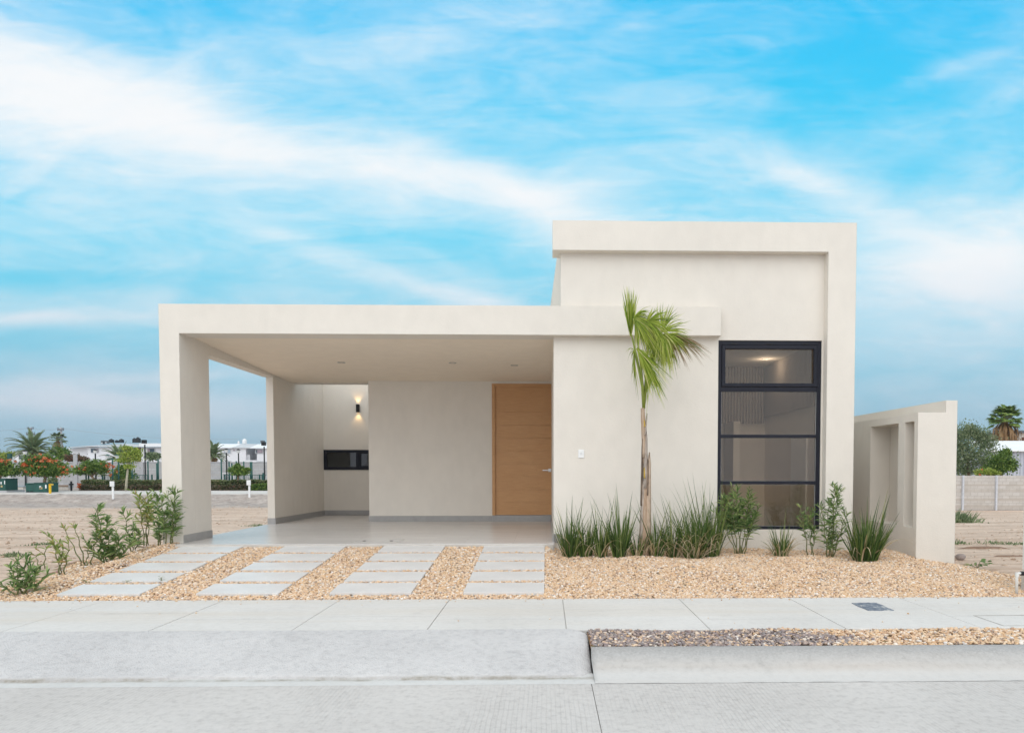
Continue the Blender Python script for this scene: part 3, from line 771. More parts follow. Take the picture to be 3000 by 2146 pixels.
for x0, x1, z0, z1 in ((X0+.06, X1-.065, 1.59, 2.226), (X0+.06, X1-.065, .897, 1.538), (X0+.06, X1-.065, .22, .845)):
    for q in ((x0-.008, x0, z0, z1), (x1, x1+.008, z0, z1), (x0, x1, z0-.006, z0), (x0, x1, z1, z1+.003)): mb.box(q[0], q[1], 10.79, 10.80, q[2], q[3])
mb.build('glazing_bead', plain('grey_seal', (.30, .30, .30), .6), bw)
for z0, z1 in ((2.35, 2.857), (1.589, 2.227), (.896, 1.539), (.218, .846)):
    MB().box(X0+.05, X1-.055, 10.803, 10.809, z0, z1).build('pane', M_GLASS, bw)

# ceiling lights, wall lamp, bell
def spot(name, loc, label, lit):
    r = thing(name, loc, label, 'ceiling light', 'recessed ceiling lights' if not lit else None)
    mb = MB(); k = 24
    for (ro, z) in ((.068, 0), (.066, -.006), (.050, -.004), (.046, .004)):
        for i in range(k): t = 6.2832*i/k; mb.v.append((ro*math.cos(t), ro*math.sin(t), z))
    for q in range(3):
        for i in range(k): mb.f.append((q*k+i, q*k+(i+1) % k, (q+1)*k+(i+1) % k, (q+1)*k+i))
    o = mb.build('trim_ring', M_STEEL2 if not lit else M_WHITE); o.parent = r
    mb = MB(); mb.v = [(.048*math.cos(6.2832*i/k), .048*math.sin(6.2832*i/k), .0035) for i in range(k)]; mb.f = [tuple(range(k-1, -1, -1))]
    o = mb.build('lens', M_LAMP if lit else plain('unlit_lens', (.16, .15, .14), .3)); o.parent = r
    return r
for (px, py, lb) in ((1000, 1061, 'unlit round ceiling spot, the left one of two clearly visible in the carport ceiling'),
                     (1326, 1062, 'unlit round ceiling spot nearer the door, the right one of two clearly visible')):
    r_ = ray(px, py); D = 12.6
    for _ in range(6):
        t = D/r_.y; D = D + (cz(D) - (CAMZ + r_.z*t))/( -.04 - r_.z/r_.y)*-1 if False else D
        zz_ = CAMZ + r_.z/r_.y*D; D += (cz(D)-zz_)/(r_.z/r_.y+.04)
    spot('ceiling_spot', (r_.x/r_.y*D, D, cz(D)-.001), lb, False)
r_ = ray(1507, 1075)
D = (cz(11)-.0 - CAMZ)/(r_.z/r_.y)
D = (cz(D)-CAMZ)/(r_.z/r_.y)
spot('ceiling_spot', (r_.x/r_.y*D, D, cz(D)-.001), 'faint unlit ceiling spot closest to the wooden door', False)
r_ = ray(2243, 1051); D = (2.99-CAMZ)/(r_.z/r_.y)
lt = spot('ceiling_spot', (r_.x/r_.y*D, D, 2.989), 'lit warm ceiling spot inside the room behind the tall window', True)
ld = bpy.data.lights.new('room_lamp', 'POINT'); ld.energy = 2.0; ld.color = (1, .85, .68); ld.shadow_soft_size = .08
lo = bpy.data.objects.new('bulb_light', ld); COL.objects.link(lo); lo.parent = lt; lo.location = (0, 0, -.12)
sc0 = thing('wall_sconce', (-4.378, 17.0, 2.49), 'small black cylindrical up and down wall lamp glowing warm on the patio wall', 'wall lamp')
mb = MB(); k = 20
for (ro, z) in ((.034, -.088), (.042, -.09), (.042, .09), (.034, .088), (.034, .05)):
    for i in range(k): t = 6.2832*i/k; mb.v.append((ro*math.cos(t), ro*math.sin(t), z))
for q in range(4):
    for i in range(k): mb.f.append((q*k+i, q*k+(i+1) % k, (q+1)*k+(i+1) % k, (q+1)*k+i))
o = mb.build('lamp_body', M_BLACK, smooth=False); o.parent = sc0
o = MB().box(-.03, .03, .03, .052, -.04, .04).build('wall_bracket', M_BLACK); o.parent = sc0
for z in (-.080, .070):
    mb = MB(); mb.v = [(.033*math.cos(6.2832*i/k), .033*math.sin(6.2832*i/k), z) for i in range(k)]; mb.f = [tuple(range(k))]
    o = mb.build('lamp_lens', M_LAMP); o.parent = sc0
for sgn in (1, -1):
    ld = bpy.data.lights.new('sconce_beam', 'SPOT'); ld.energy = 2.6; ld.color = (1, .62, .25); ld.spot_size = rad(95); ld.spot_blend = .9; ld.shadow_soft_size = .01
    lo = bpy.data.objects.new('lamp_beam', ld); COL.objects.link(lo); lo.parent = sc0; lo.location = (0, 0, .095*sgn)
    lo.rotation_euler = (math.pi if sgn > 0 else 0, 0, 0)
bl = thing('doorbell', (.52, 10.75, 1.30), 'small white doorbell plate on the cream wall between door and palm', 'doorbell')
o = MB().box(-.043, .043, -.012, 0, -.06, .06).build('plate', M_WHITE, bevel=.003); o.parent = bl
o = MB().box(-.016, .016, -.017, -.012, -.012, .022).build('button', plain('bell_button', (.66, .66, .65), .4), bevel=.002); o.parent = bl
# floor hatch lines in the carport
hp = thing('floor_hatch', (-2.7, 10.85, 0), 'tiled hatch with two small dark lifting slots near the front of the carport floor', 'hatch')
z_ = .0035
a = G(1046, 1577, z_); b = G(1196, 1577, z_); c = G(1200, 1573, z_)
mb = MB()
xl, xr, yf, yb = G(1043, 1582, z_).x, G(1176, 1582, z_).x, 10.62, 11.12
for q in ((xl, xl+.006, yf, yb), (xr, xr+.010, yf, yb), (xl+.006, xr, yf, yf+.005), (xl+.006, xr, yb-.004, yb)): mb.box(q[0], q[1], q[2], q[3], .0005, z_)
o = mb.build('seam', M_JOINT, hp)
for x in (xl+.14, xr-.14): MB().box(x-.022, x+.022, 10.84, 10.875, .0005, .006).build('lifting_slot', M_BLACK, hp)

# ------------------------------------------------------------------ garden wall on the right
gw = thing('garden_wall', (5.45, 10, -.3), 'freestanding cream stucco wall with two tall niches, right of the house', 'wall')
yn = [10.10, 10.37, 10.56, 11.47, 16.0]
def nf(y, z):
    if 10.10 < y < 10.37 and .25 < z < 1.75: return False
    if 10.56 < y < 11.47 and .25 < z < 1.745: return False
    return True
MB().prismY([(5.185, -.5), (5.738, -.5), (5.738, 2.03), (5.575, 2.03), (5.575, 1.862), (5.185, 1.862)], 10.0, 10.10).build('wall_end', M_STUCCO, gw)
cells(yn, [-.5, .25, 1.745, 1.862], nf, 5.185, 5.50, 'X').build('niche_face', M_STUCCO, gw)
MB().box(5.50, 5.738, 10.10, 16, -.5, 1.862).box(5.575, 5.738, 10.10, 16, 1.862, 2.03).build('boundary_face', M_STUCCO, gw)

# ------------------------------------------------------------------ plants
def grass_clump(cx, cy, h, n, spread, dry, label, name='grass_clump', wd=.0155, seed=None, rb=.075):
    rs = random.Random(seed if seed is not None else int(cx*1000))
    z0 = bed_z(cx, cy) - .02
    r = thing(name, (cx, cy, z0), label, 'ornamental grass', 'grass clumps along the front wall')
    mbs = {'g': MB(), 'd': MB()}
    for i in range(n):
        az = rs.uniform(0, 6.283); rad_ = rb*math.sqrt(rs.random()); base = Vector((math.cos(az)*rad_, math.sin(az)*rad_*.8, 0))
        az += rs.gauss(0, .5)
        isd = rs.random() < dry*1.25
        q = rs.random()
        L = h * (rs.uniform(.45, .80) if q < .72 else (rs.uniform(.8, 1.05) if q < .93 else rs.uniform(1.1, 1.45)))
        lean = .04 + .42*spread*(rad_/rb)*rs.uniform(.4, 1.2)
        droop = rs.uniform(-.05, .45)*spread
        if q < .72 and rs.random() < .25: droop = rs.uniform(.6, 1.5)*spread
        if isd: droop = rs.uniform(.8, 2.6); L = h*rs.uniform(.45, 1.0); lean += rs.uniform(0, .4)
        d = Vector((math.cos(az), math.sin(az), 0)); p = base.copy(); pts = []; ang = lean; seg = 8
        kink = rs.uniform(-.25, .25) if isd else rs.uniform(-.05, .05)
        for k in range(seg+1):
            pts.append(p.copy()); p = p + (d*math.sin(ang) + Vector((kink*math.sin(k), 0, 1))*math.cos(ang)) * (L/seg)
            ang += droop/seg * (.5 + 1.6*k/seg); ang = min(ang, 2.7)
            if p.z < .01: p.z = .01
        side = Vector((-d.y, d.x, 0)); side = (side*.6 + Vector((rs.choice((-1, 1))*rs.uniform(.3, 1), rs.uniform(-.5, .5), 0)))
        side = side.normalized() if side.length > .1 else Vector((1, 0, 0))
        w = wd*rs.uniform(.7, 1.25)*(.85 if isd else 1)
        mbs['d' if isd else 'g'].ribbon(pts, [w*.9, w, w, w*.95, w*.85, w*.7, w*.5, w*.28, .001], side)
    mbs['g'].build('leaf_blades', L_GRASS).parent = r
    if mbs['d'].v: mbs['d'].build('dry_blades', L_DRY).parent = r
    return r
def gp(px, py, z=-.14): return G(px, py, z)
spec = [
 (1668, 10.15, .66, 80, .75, .07, 'dark green grass clump closest to the carport corner'),
 (1714, 10.18, .56, 85, .65, .07, 'second green grass clump from the carport, between two taller ones'),
 (1763, 10.12, .60, 90, .55, .09, 'third green grass clump from the carport, upright'),
 (1815, 10.00, .72, 115, .70, .05, 'tall dense grass clump left of the palm trunk'),
 (1868, 10.02, .42, 65, .85, .30, 'short straggly grass clump right at the foot of the palm'),
 (1922, 10.03, .66, 85, .85, .28, 'grass clump just right of the palm trunk with tan blades'),
 (1974, 10.05, .66, 100, .9, .30, 'grass clump second to the right of the palm with bleached blades'),
 (2032, 10.00, .78, 190, 1.0, .20, 'bushy arching grass clump left of the tall window'),
 (2078, 10.12, .86, 150, .85, .12, 'tallest grass clump under the left edge of the tall window')]
for px, D, h, n, sp_, dry, lb in spec:
    x = P(px, 1620, D).x
    grass_clump(x, D, h, int(n*1.35), sp_, dry, lb, rb=.088 if px < 2000 else .13)
grass_clump(P(2288, 1615, 10.05).x, 10.05, .52, 120, .8, .40, 'small half dry grass clump under the middle of the tall window', rb=.085)
grass_clump(P(2536, 1620, 9.80).x, 9.82, .74, 230, .9, .10, 'large dark grass clump between the house and the niched wall', wd=.020, rb=.16)

LR = random.Random(99)
def leaf(mb, p, d, L, w, up):
    s_ = d.cross(up)
    if s_.length < 1e-3: s_ = Vector((1, 0, 0))
    s_.normalize(); nrm = s_.cross(d).normalized()
    a = LR.uniform(-1.2, 1.2); side = s_*math.cos(a) + nrm*math.sin(a)
    pts = [p, p + d*L*.35 + nrm*L*.03, p + d*L*.70 - nrm*L*.01, p + d*L - nrm*L*.14]
    mb.ribbon(pts, [w*.35, w, w*.75, .001], side)
def shrub(x, y, z, stems, label, lm, name='oleander', group=None, llen=.11, seed=1, sm=None, bare=.25, dens=1.0, lw=.018, cat='shrub'):
    rs = random.Random(seed)
    r = thing(name, (x, y, z), label, cat, group)
    ms, ml = MB(), MB(); hk = .9 if name == 'oleander' else 1.0
    for (dx, dy, h) in stems:
        h *= hk; n = 9; pts = []; dx *= 1.15; b0 = Vector((dx*.25+rs.gauss(0, .015), rs.gauss(0, .03), 0)); dx *= .8
        for i in range(n+1):
            t = i/n; pts.append(b0 + Vector((dx*t**1.15 + .012*math.sin(i*1.7+dx*30), dy*t**1.15, h*t)))
        ms.tube(pts, [.008*(1-.7*i/n)+.0015 for i in range(n+1)], 5)
        k = int(h/.031*dens)
        for i in range(k):
            t = bare + (1-bare)*(i+rs.random())/k; f = t*n; a = min(n-1, int(f)); p = pts[a].lerp(pts[a+1], f-a)
            for q in range(3):
                az = rs.uniform(0, 6.283); el = rs.uniform(-.05, .85) if t < .9 else rs.uniform(.5, 1.4)
                d = Vector((math.cos(az)*math.cos(el), math.sin(az)*math.cos(el), math.sin(el)))
                leaf(ml, p, d, llen*1.3*rs.uniform(.65, 1.15)*(1-.35*max(0, t-.85)/.15), lw*1.3*rs.uniform(.8, 1.2), Vector((0, 0, 1)))
            if rs.random() < .35:    # a side twig with its own leaves
                az = rs.uniform(0, 6.283); d = Vector((math.cos(az)*.7, math.sin(az)*.7, .75)).normalized(); Lt = rs.uniform(.06, .16)
                ms.tube([p, p+d*Lt], [.003, .0015], 4)
                for q in range(7):
                    az2 = rs.uniform(0, 6.283); e = (d + Vector((math.cos(az2), math.sin(az2), rs.uniform(-.2, .6)))*.8).normalized()
                    leaf(ml, p + d*Lt*rs.uniform(.3, 1), e, llen*rs.uniform(.55, .95), lw*.9, Vector((0, 0, 1)))
    ms.build('stems', sm or L_STEM, smooth=True).parent = r
    ml.build('leaves', lm).parent = r
    return r
GL = 'young shrubs along the left boundary'
def lb_(px, py):
    q = G(px, py, -.2)
    z = bed_z(q.x, q.y) if in_bed(q.x, q.y) else gz(q.x, q.y)
    for _ in range(3):
        q = G(px, py, z); z = (bed_z(q.x, q.y) if in_bed(q.x, q.y) else gz(q.x, q.y))-.01
    return q.x, q.y, z
def lbd(px, D):
    x = P(px, 1610, D).x; return x, D, bed_z(x, min(D, 10.9))-.02
x, y, z = lb_(64, 1733); shrub(x, y, z, [(-.16, .02, .33), (.02, -.02, .44), (.16, .05, .34), (-.06, .08, .38), (.10, -.08, .28), (.2, 0, .25), (-.2, -.05, .2)], 'low bushy oleander nearest the sidewalk at the left edge', L_OLE, group=GL, seed=1, dens=.9, bare=.1, llen=.10)
x, y, z = lb_(178, 1682); shrub(x, y, z, [(-.10, .02, .50), (.08, 0, .42), (.0, .05, .34)], 'thin oleander with a few reddish leaves, second from the sidewalk', L_OLEY, group=GL, seed=2, dens=.42, bare=.35, llen=.10)
x, y, z = lb_(122, 1668); shrub(x, y, z, [(.03, 0, .36), (-.06, .03, .22)], 'wispy yellow green seedling behind the two nearest shrubs', L_OLEY, group=GL, seed=3, dens=.22, bare=.5, llen=.08)
x, y, z = lb_(255, 1655); shrub(x, y, z, [(-.26, .05, .50), (-.12, 0, .52), (.10, .0, .46), (.02, .03, .3)], 'nearly leafless yellowish shrub with bare arching stems', L_OLEY, group=GL, seed=4, dens=.16, bare=.7, llen=.09)
x, y, z = lb_(323, 1656); shrub(x, y, z, [(-.10, .02, .80), (-.16, .05, .50), (.12, 0, .42), (.24, .05, .36), (-.02, -.04, .62), (.05, .1, .30), (-.2, -.05, .30)], 'dense deep green oleander, tallest of the middle group', L_OLE, group=GL, seed=5, dens=1.0, bare=.12, llen=.12)
x, y, z = lbd(396, 10.5); shrub(x, y, z, [(-.12, .02, .66), (0, .03, .40), (.1, 0, .3)], 'leafy oleander leaning left between denser bushes', L_OLE, group=GL, seed=6, dens=.85, bare=.15, llen=.11)
x, y, z = lbd(428, 10.9); shrub(x, y, z, [(-.08, 0, .80), (.02, .03, .84), (.06, -.03, .66), (-.02, .05, .70)], 'upright oleander with yellow green tips and bare lower stems', L_OLEY, group=GL, seed=7, dens=.62, bare=.45, llen=.12)
x, y, z = lbd(462, 10.55); shrub(x, y, z, [(-.04, .02, .86), (.06, 0, .50), (0, .04, .45)], 'slim oleander second from the carport column', L_OLE, group=GL, seed=8, dens=.8, bare=.3, llen=.12)
x, y, z = lbd(497, 10.42); shrub(x, y, z, [(.10, -.02, .86), (-.06, 0, .72), (.03, .02, .60), (.10, 0, .42)], 'tall open oleander directly in front of the carport column', L_OLE, group=GL, seed=9, dens=.72, bare=.22, llen=.13)
GW = 'leafy shrubs under the tall window'
def sh2(px, D, stems, lb, seed, **k):
    x = P(px, 1618, D).x; shrub(x, D, bed_z(x, D)-.02, stems, lb, L_OLE, name='leafy_shrub', group=GW, seed=seed, **k)
sh2(2170, 10.2, [(-.22, 0, .80), (-.05, .02, .92), (.10, -.03, .84), (.22, .03, .66), (-.12, -.05, .66), (.02, .08, .72), (.15, 0, .5), (-.28, 0, .58)], 'rounded bright green shrub in front of the left side of the tall window', 21, dens=.95, bare=.42, llen=.12, lw=.015)
sh2(2372, 10.12, [(-.12, 0, .70), (-.02, .02, .60), (.03, 0, .40)], 'slim green shrub at the right side of the tall window', 22, dens=.7, bare=.35, llen=.10, lw=.015)
sh2(2428, 10.08, [(.02, 0, 1.02), (.10, .02, .95), (-.10, 0, .72), (.20, 0, .62), (.0, .05, .80)], 'tall airy green shrub in front of the right pillar', 23, dens=.75, bare=.12, llen=.11, lw=.015)

# small weeds
def weed(px, py, r0, label, z=None, n=26, h=.07):
    q = G(px, py, -.2); x, y = q.x, q.y
    zz = (bed_z(x, y) if in_bed(x, y) else gz(x, y)) if z is None else z
    for _ in range(3):
        q = G(px, py, zz); x, y = q.x, q.y; zz = (bed_z(x, y) if in_bed(x, y) else gz(x, y)) if z is None else z
    r = tag(bpy.data.objects.new('weed', None), label, 'weed'); COL.objects.link(r); r.location = (x, y, zz)
    rs = random.Random(px); m1, m2 = MB(), MB()
    for i in range(n):
        az = rs.uniform(0, 6.283); R_ = rs.uniform(.2, 1)*r0; p = Vector((math.cos(az)*R_, math.sin(az)*R_*.6, h*rs.uniform(.2, 1)))
        m1.tube([(0, 0, 0), p], [.002, .001], 3)
        leaf(m2, p, Vector((math.cos(az), math.sin(az), rs.uniform(-.2, .4))).normalized(), r0*.45, r0*.22, Vector((0, 0, 1)))
    m1.build('stalks', L_STEM).parent = r; m2.build('leaves', L_OLE).parent = r
weed(2862, 1662, .16, 'small broad leaved weed growing in the gravel right of the niched wall', n=20, h=.10)
weed(205, 1737, .045, 'tiny sprig growing at the left corner of the nearest left slab', n=9, h=.04)
weed(256, 1737, .045, 'tiny sprig growing at the front edge of the nearest left slab', n=10, h=.04)
weed(372, 1736, .04, 'tiny sprig at the front right corner of the nearest left slab', n=7, h=.03)
weed(472, 1700, .06, 'small green sprig at the right end of the second left slab', n=9, h=.05)
def scrub(px, py, w, h, label, lm=None, n=160):
    D = 12
    for _ in range(20):
        z = gz((px-1600)*D/FPX, D); q = G(px, py, z); D = q.y
    r = thing('dry_scrub', (q.x, q.y, z), label, 'scrub'); rs = random.Random(px+py); m = MB(); st = MB()
    for i in range(n):
        x, y = rs.gauss(0, w*.35), rs.gauss(0, w*.3); L = h*rs.uniform(.4, 1)*max(.3, 1-abs(x)/w)
        d = Vector((rs.gauss(0, .5), rs.gauss(0, .5), 1)).normalized()
        leaf(m, Vector((x, y, 0)), d, L, .014+.03*h, Vector((0, 1, 0)))
    m.build('tufts', lm or L_GREY).parent = r
    st.tube([(0, 0, -.02), (0, 0, h*.4)], [.012, .004], 5).build('stem', L_STEMB).parent = r
scrub(2802, 1530, 1.0, .62, 'grey green desert bush at the edge of the niched wall', n=420)
scrub(2925, 1592, .6, .10, 'low grey patch of scrub on the sand left of the white post', n=120)
scrub(2805, 1592, .35, .12, 'small low tuft close to the niched wall', n=90)
scrub(2990, 1596, .4, .10, 'low tuft of scrub right behind the white post', n=80)
scrub(30, 1630, .35, .10, 'flat grey tuft on the sand at the left edge', n=150)
scrub(118, 1597, .40, .09, 'faint low weeds on the sand behind the thin shrubs', n=110)
scrub(755, 1540, .55, .10, 'low tuft beside the carport floor edge', n=90)
def rock(px, py, s_, label):
    q = G(px, py, gz(6, 10.6)); rs = random.Random(px); m = MB()
    for v in ICO: m.v.append(tuple(Vector((v[0]*s_*1.2, v[1]*s_*.9, v[2]*s_*.75))*rs.uniform(.82, 1.15)))
    m.f = [tuple(int(i) for i in f) for f in ICF]
    o = m.build('rock', M_STONE); o.location = (q.x, q.y, q.z+s_*.45)
    b = o.modifiers.new('s', 'SUBSURF'); b.levels = 2; b.render_levels = 2; b.subdivision_type = 'CATMULL_CLARK'
    tag(o, label, 'rock', 'rocks by the niched wall')
rock(2814, 1638, .085, 'larger brown rock lying beside the foot of the niched wall')
rock(2787, 1634, .06, 'smaller rock touching the foot of the niched wall')
for px, py, w, lb in ((2880, 1602, .55, 'dark patch of loose soil below the scrub'), (2960, 1638, .42, 'reddish clod of soil near the white post')):
    q = G(px, py, gz(6.5, 12)); m = MB(); rs = random.Random(px); ring = []
    for i in range(20): t = 6.2832*i/20; ring.append((q.x+w*math.cos(t)*rs.uniform(.7, 1.1), q.y+w*.25*math.sin(t)*rs.uniform(.6, 1.1)))
    zc = gz(q.x, q.y)
    m.v = [(a, b, gz(a, b)-.01) for a, b in ring] + [((a-q.x)*.55+q.x, (b-q.y)*.55+q.y, zc+.04) for a, b in ring]
    for i in range(20): m.f.append((i, (i+1) % 20, 20+(i+1) % 20, 20+i))
    m.f.append(tuple(range(20, 40)))
    tag(m.build('soil_clod', plain('dark_soil', (.25, .16, .11), .95, .2, 20, .6), smooth=True, loc=(q.x, q.y, zc)), lb, 'soil')

cl_ = []
while len(cl_) < 5200:
    y = 10 + 28*rr.random()**1.6; x = rr.uniform(-22, -5.9) if rr.random() < .62 else rr.uniform(5.9, 20)
    if y < 11.2 and -6.2 < x < 6.2: continue
    if abs(math.sin(x*.7+y*1.9)+math.sin(y*3.3-x*.35)+rr.gauss(0, .6)) < .9: continue
    cl_.append((x, y, gz(x, y)+lump(x, y)+.002))
tag(pebbles('dirt_clods', cl_, .010, .045, m_pebble('clod', [(0, (.30, .19, .12)), (.5, (.44, .31, .22)), (1, (.62, .50, .40))])), 'loose clods and small stones on the bare lot', 'soil')
# ------------------------------------------------------------------ the young palm
D0 = 10.05
def pp(px, py, dd=0): return P(px, py, D0+dd)
pb = pp(1888, 1612)
PT = thing('palm_tree', (pb.x, pb.y, pb.z), 'slender young palm leaning against the cream front wall, windblown crown', 'palm tree')
rs = random.Random(4)
tr = [(1888, 1622, 15), (1887, 1560, 15), (1889, 1500, 14), (1891, 1440, 11), (1891, 1380, 9), (1889, 1320, 8), (1886, 1270, 7.5), (1884, 1230, 7), (1883, 1195, 6)]
mb = MB(); mb.tube([pp(a, b) for a, b, c in tr], [c*D0/FPX*.95 for a, b, c in tr], 12)
def m_trunk():
    s = NT('palm_trunk'); g = s.noise(3, 7, .7, (9, 9, 1), .3)
    c = s.ramp(g, [(.25, (.22, .14, .09)), (.5, (.42, .30, .21)), (.75, (.58, .47, .37))]); s.base(c); s.rough(.85); s.bump(g, .8, .02); return s.m
M_TRUNK = m_trunk()
mb.build('trunk', M_TRUNK, PT, smooth=True)
def boot(p0, p1, w0, w1, dep, m, name='leaf_base'):
    a, b = pp(*p0), pp(*p1); mb = MB(); n = 8; d = dep
    for i in range(n+1):
        t = i/n; c = a.lerp(b, t); w = (w0+(w1-w0)*t)*D0/FPX; w *= 1 if i < n else .35
        for j in range(5):
            e = (j-2)/2; mb.v.append((c.x+w*e*.5, c.y - d*(1-e*e*.6)*(1-.3*t), c.z + .01*math.sin(j*3+i)))
    for i in range(n):
        for j in range(4): mb.f.append((i*5+j, i*5+j+1, (i+1)*5+j+1, (i+1)*5+j))
    o = mb.build(name, m, PT, smooth=True); md = o.modifiers.new('t', 'SOLIDIFY'); md.thickness = .008
M_STEMD = plain('boot_dark', (.16, .12, .09), .9, .25, 9, .5)
M_BOOT = plain('boot_tan', (.47, .36, .27), .8, .25, 9, .5); M_BOOT2 = plain('boot_grey', (.40, .34, .29), .85, .25, 9, .5); M_BOOTY = plain('boot_yellow', (.50, .33, .06), .7, .2, 12)
boot((1894, 1590), (1902, 1326), 26, 9, .07, M_BOOT)
boot((1880, 1575), (1884, 1400), 15, 8, .065, M_BOOT2)
boot((1888, 1430), (1893, 1265), 18, 7, .06, M_BOOT2)
boot((1887, 1400), (1886, 1368), 6, 4, .085, M_BOOTY)
boot((1885, 1340), (1883, 1255), 11, 5, .05, M_BOOT)
boot((1889, 1275), (1895, 1212), 8, 3, .045, M_BOOT2)
boot((1888, 1250), (1886, 1228), 7, 4, .05, M_BOOTY)
boot((1879, 1480), (1881, 1285), 8, 3, .05, M_STEMD)
boot((1896, 1450), (1899, 1350), 6, 3, .075, M_STEMD)
def frond(path, leafL, lm, dens, droop, name='frond', lmb=None, fan=0, up0=0, w=.012, start=.3, tip=1.0, fold=1.0):
    """path: list of (px,py,depth offset); leaflets hang from both sides of the rib"""
    pts = [pp(a, b, c) for a, b, c in path]
    # resample
    segs = [(pts[i+1]-pts[i]).length for i in range(len(pts)-1)]; tot = sum(segs)
    def at(t):
        d = t*tot
        for i, sg in enumerate(segs):
            if d <= sg or i == len(segs)-1: return pts[i].lerp(pts[i+1], min(1, d/sg)), (pts[i+1]-pts[i]).normalized()
            d -= sg
    mr, ml = MB(), MB()
    dens = int(dens*1.5); N = 14; mr.tube([at(i/N)[0] for i in range(N+1)], [.013*(1-.8*i/N)+.002 for i in range(N+1)], 6)
    for i in range(dens):
        t = start + (tip-start)*(i+rs.random()*.8)/dens
        p, d = at(min(.999, t))
        for sd_ in (-1, 1):
            s_ = d.cross(Vector((0, 1, 0)));  s_ = s_.normalized() if s_.length > .01 else Vector((1, 0, 0))
            q = (s_*sd_*rs.uniform(.35, .75)*fold + d*rs.uniform(.5, 1.1) + Vector((0, rs.uniform(-.5, .35), 0)) + Vector((0, 0, up0))).normalized()
            L = leafL*rs.uniform(.65, 1.1)*(math.sin(math.pi*min(1, max(.08, (t-start)/(tip-start+.01)*.8+.15)))**.5)
            c = p.copy(); v = q.copy(); lp = []
            for k in range(7):
                lp.append(c.copy()); c = c + v*(L/6); v = (v + Vector((.03, 0, -1))*droop*rs.uniform(.5, 1.2)*(.12+.05*k)).normalized()
            side = v.cross(Vector((rs.uniform(-.5, .5), 1, rs.uniform(-.3, .3)))).normalized()
            ml.ribbon(lp, [w*.5, w, w, w*.85, w*.65, w*.4, .001], side)
    fr = mr.build(name, plain('palm_rib', (.20, .28, .06), .5), PT, smooth=True)
    o = ml.build('leaflets', lm); o.parent = fr
    o.location = -WL(fr)
    # positions of leaflets are in world space already; fr sits at the palm origin offset
    return fr
def C(x, y): return (1780 + x/3.69, 820 + y/3.69)
rf = random.Random(12)
M_RIB = plain('palm_rib', (.26, .32, .06), .5)
def fan(petiole, hast, guides, n, lm, w=.014, dep=-.15, jit=14, tipdep=.1, pr=.011):
    # petiole: points; hast: where the segments start; guides: (control, tip) pairs across the fan, interpolated
    fr_pts = [pp(*C(x, y), d) for x, y, d in petiole]
    mr = MB(); k = len(fr_pts); mr.tube(fr_pts, [pr*1.5 - pr*.9*i/(k-1) for i in range(k)], 6)
    fr = mr.build('frond', M_RIB, PT, smooth=True)
    ml = MB(); H0 = pp(*C(*hast), dep); ty_down = guides[-1][1][1] > hast[1] and guides[len(guides)//2][1][1] > hast[1]; n = int(n*1.15)
    for i in range(n):
        t = (i+rf.random())/n*(len(guides)-1); a = min(len(guides)-2, int(t)); f = t-a
        (c0, t0), (c1, t1) = guides[a], guides[a+1]
        jit_ = jit*1.35; cx = c0[0]*(1-f)+c1[0]*f + rf.gauss(0, jit_*.6); cy = c0[1]*(1-f)+c1[1]*f + rf.gauss(0, jit*.5)
        tx = t0[0]*(1-f)+t1[0]*f + rf.gauss(0, jit*1.9); ty = t0[1]*(1-f)+t1[1]*f + rf.gauss(0, jit*1.9) + (abs(rf.gauss(0, 60)) if ty_down and rf.random() < .35 else 0)
        sh_ = rf.uniform(.72, 1.04)
        A_ = H0 + Vector((rf.gauss(0, .006), rf.gauss(0, .006), rf.gauss(0, .006)))
        B_ = pp(*C(cx, cy), dep + rf.uniform(-.12, .06)); T_ = pp(*C(tx, ty), dep + rf.uniform(-tipdep, tipdep)); T_ = B_.lerp(T_, sh_)
        pts = []
        for q in range(9):
            u = q/8; pts.append(A_*(1-u)**2 + B_*2*u*(1-u) + T_*u*u)
        dv = (pts[5]-pts[3]).normalized(); side = dv.cross(Vector((rf.uniform(-.6, .6), 1, rf.uniform(-.4, .4)))).normalized()
        ww = w*rf.uniform(.7, 1.2)
        ml.ribbon(pts, [ww*.5, ww*.9, ww, ww, ww*.85, ww*.65, ww*.45, ww*.28, .001], side)
    o = ml.build('leaflets', lm); o.parent = fr; o.location = -WL(fr)
# back: fan raised in the middle
fan([(395, 1380, 0), (420, 1080, -.02), (480, 800, -.05), (590, 560, -.08)], (590, 560), [((520, 450), (500, 270)), ((560, 420), (555, 240)), ((600, 400), (610, 300)), ((630, 400), (690, 270)), ((650, 400), (700, 320)), ((665, 400), (820, 360)), ((740, 470), (860, 430)), ((770, 500), (900, 560)), ((780, 540), (900, 640))], 40, L_PALM, dep=-.08, w=.013)
# folded upright fan at the left
fan([(390, 1390, 0), (375, 1150, -.03), (320, 850, -.08), (270, 640, -.12), (245, 540, -.13)], (250, 600), [((200, 420), (165, 330)), ((205, 350), (165, 90)), ((225, 330), (200, 60)), ((240, 330), (230, 50)), ((255, 330), (262, 90)), ((275, 330), (325, 100)), ((285, 360), (310, 190)), ((290, 400), (290, 300))], 46, L_PALM, dep=-.13, w=.016, jit=8, pr=.014)
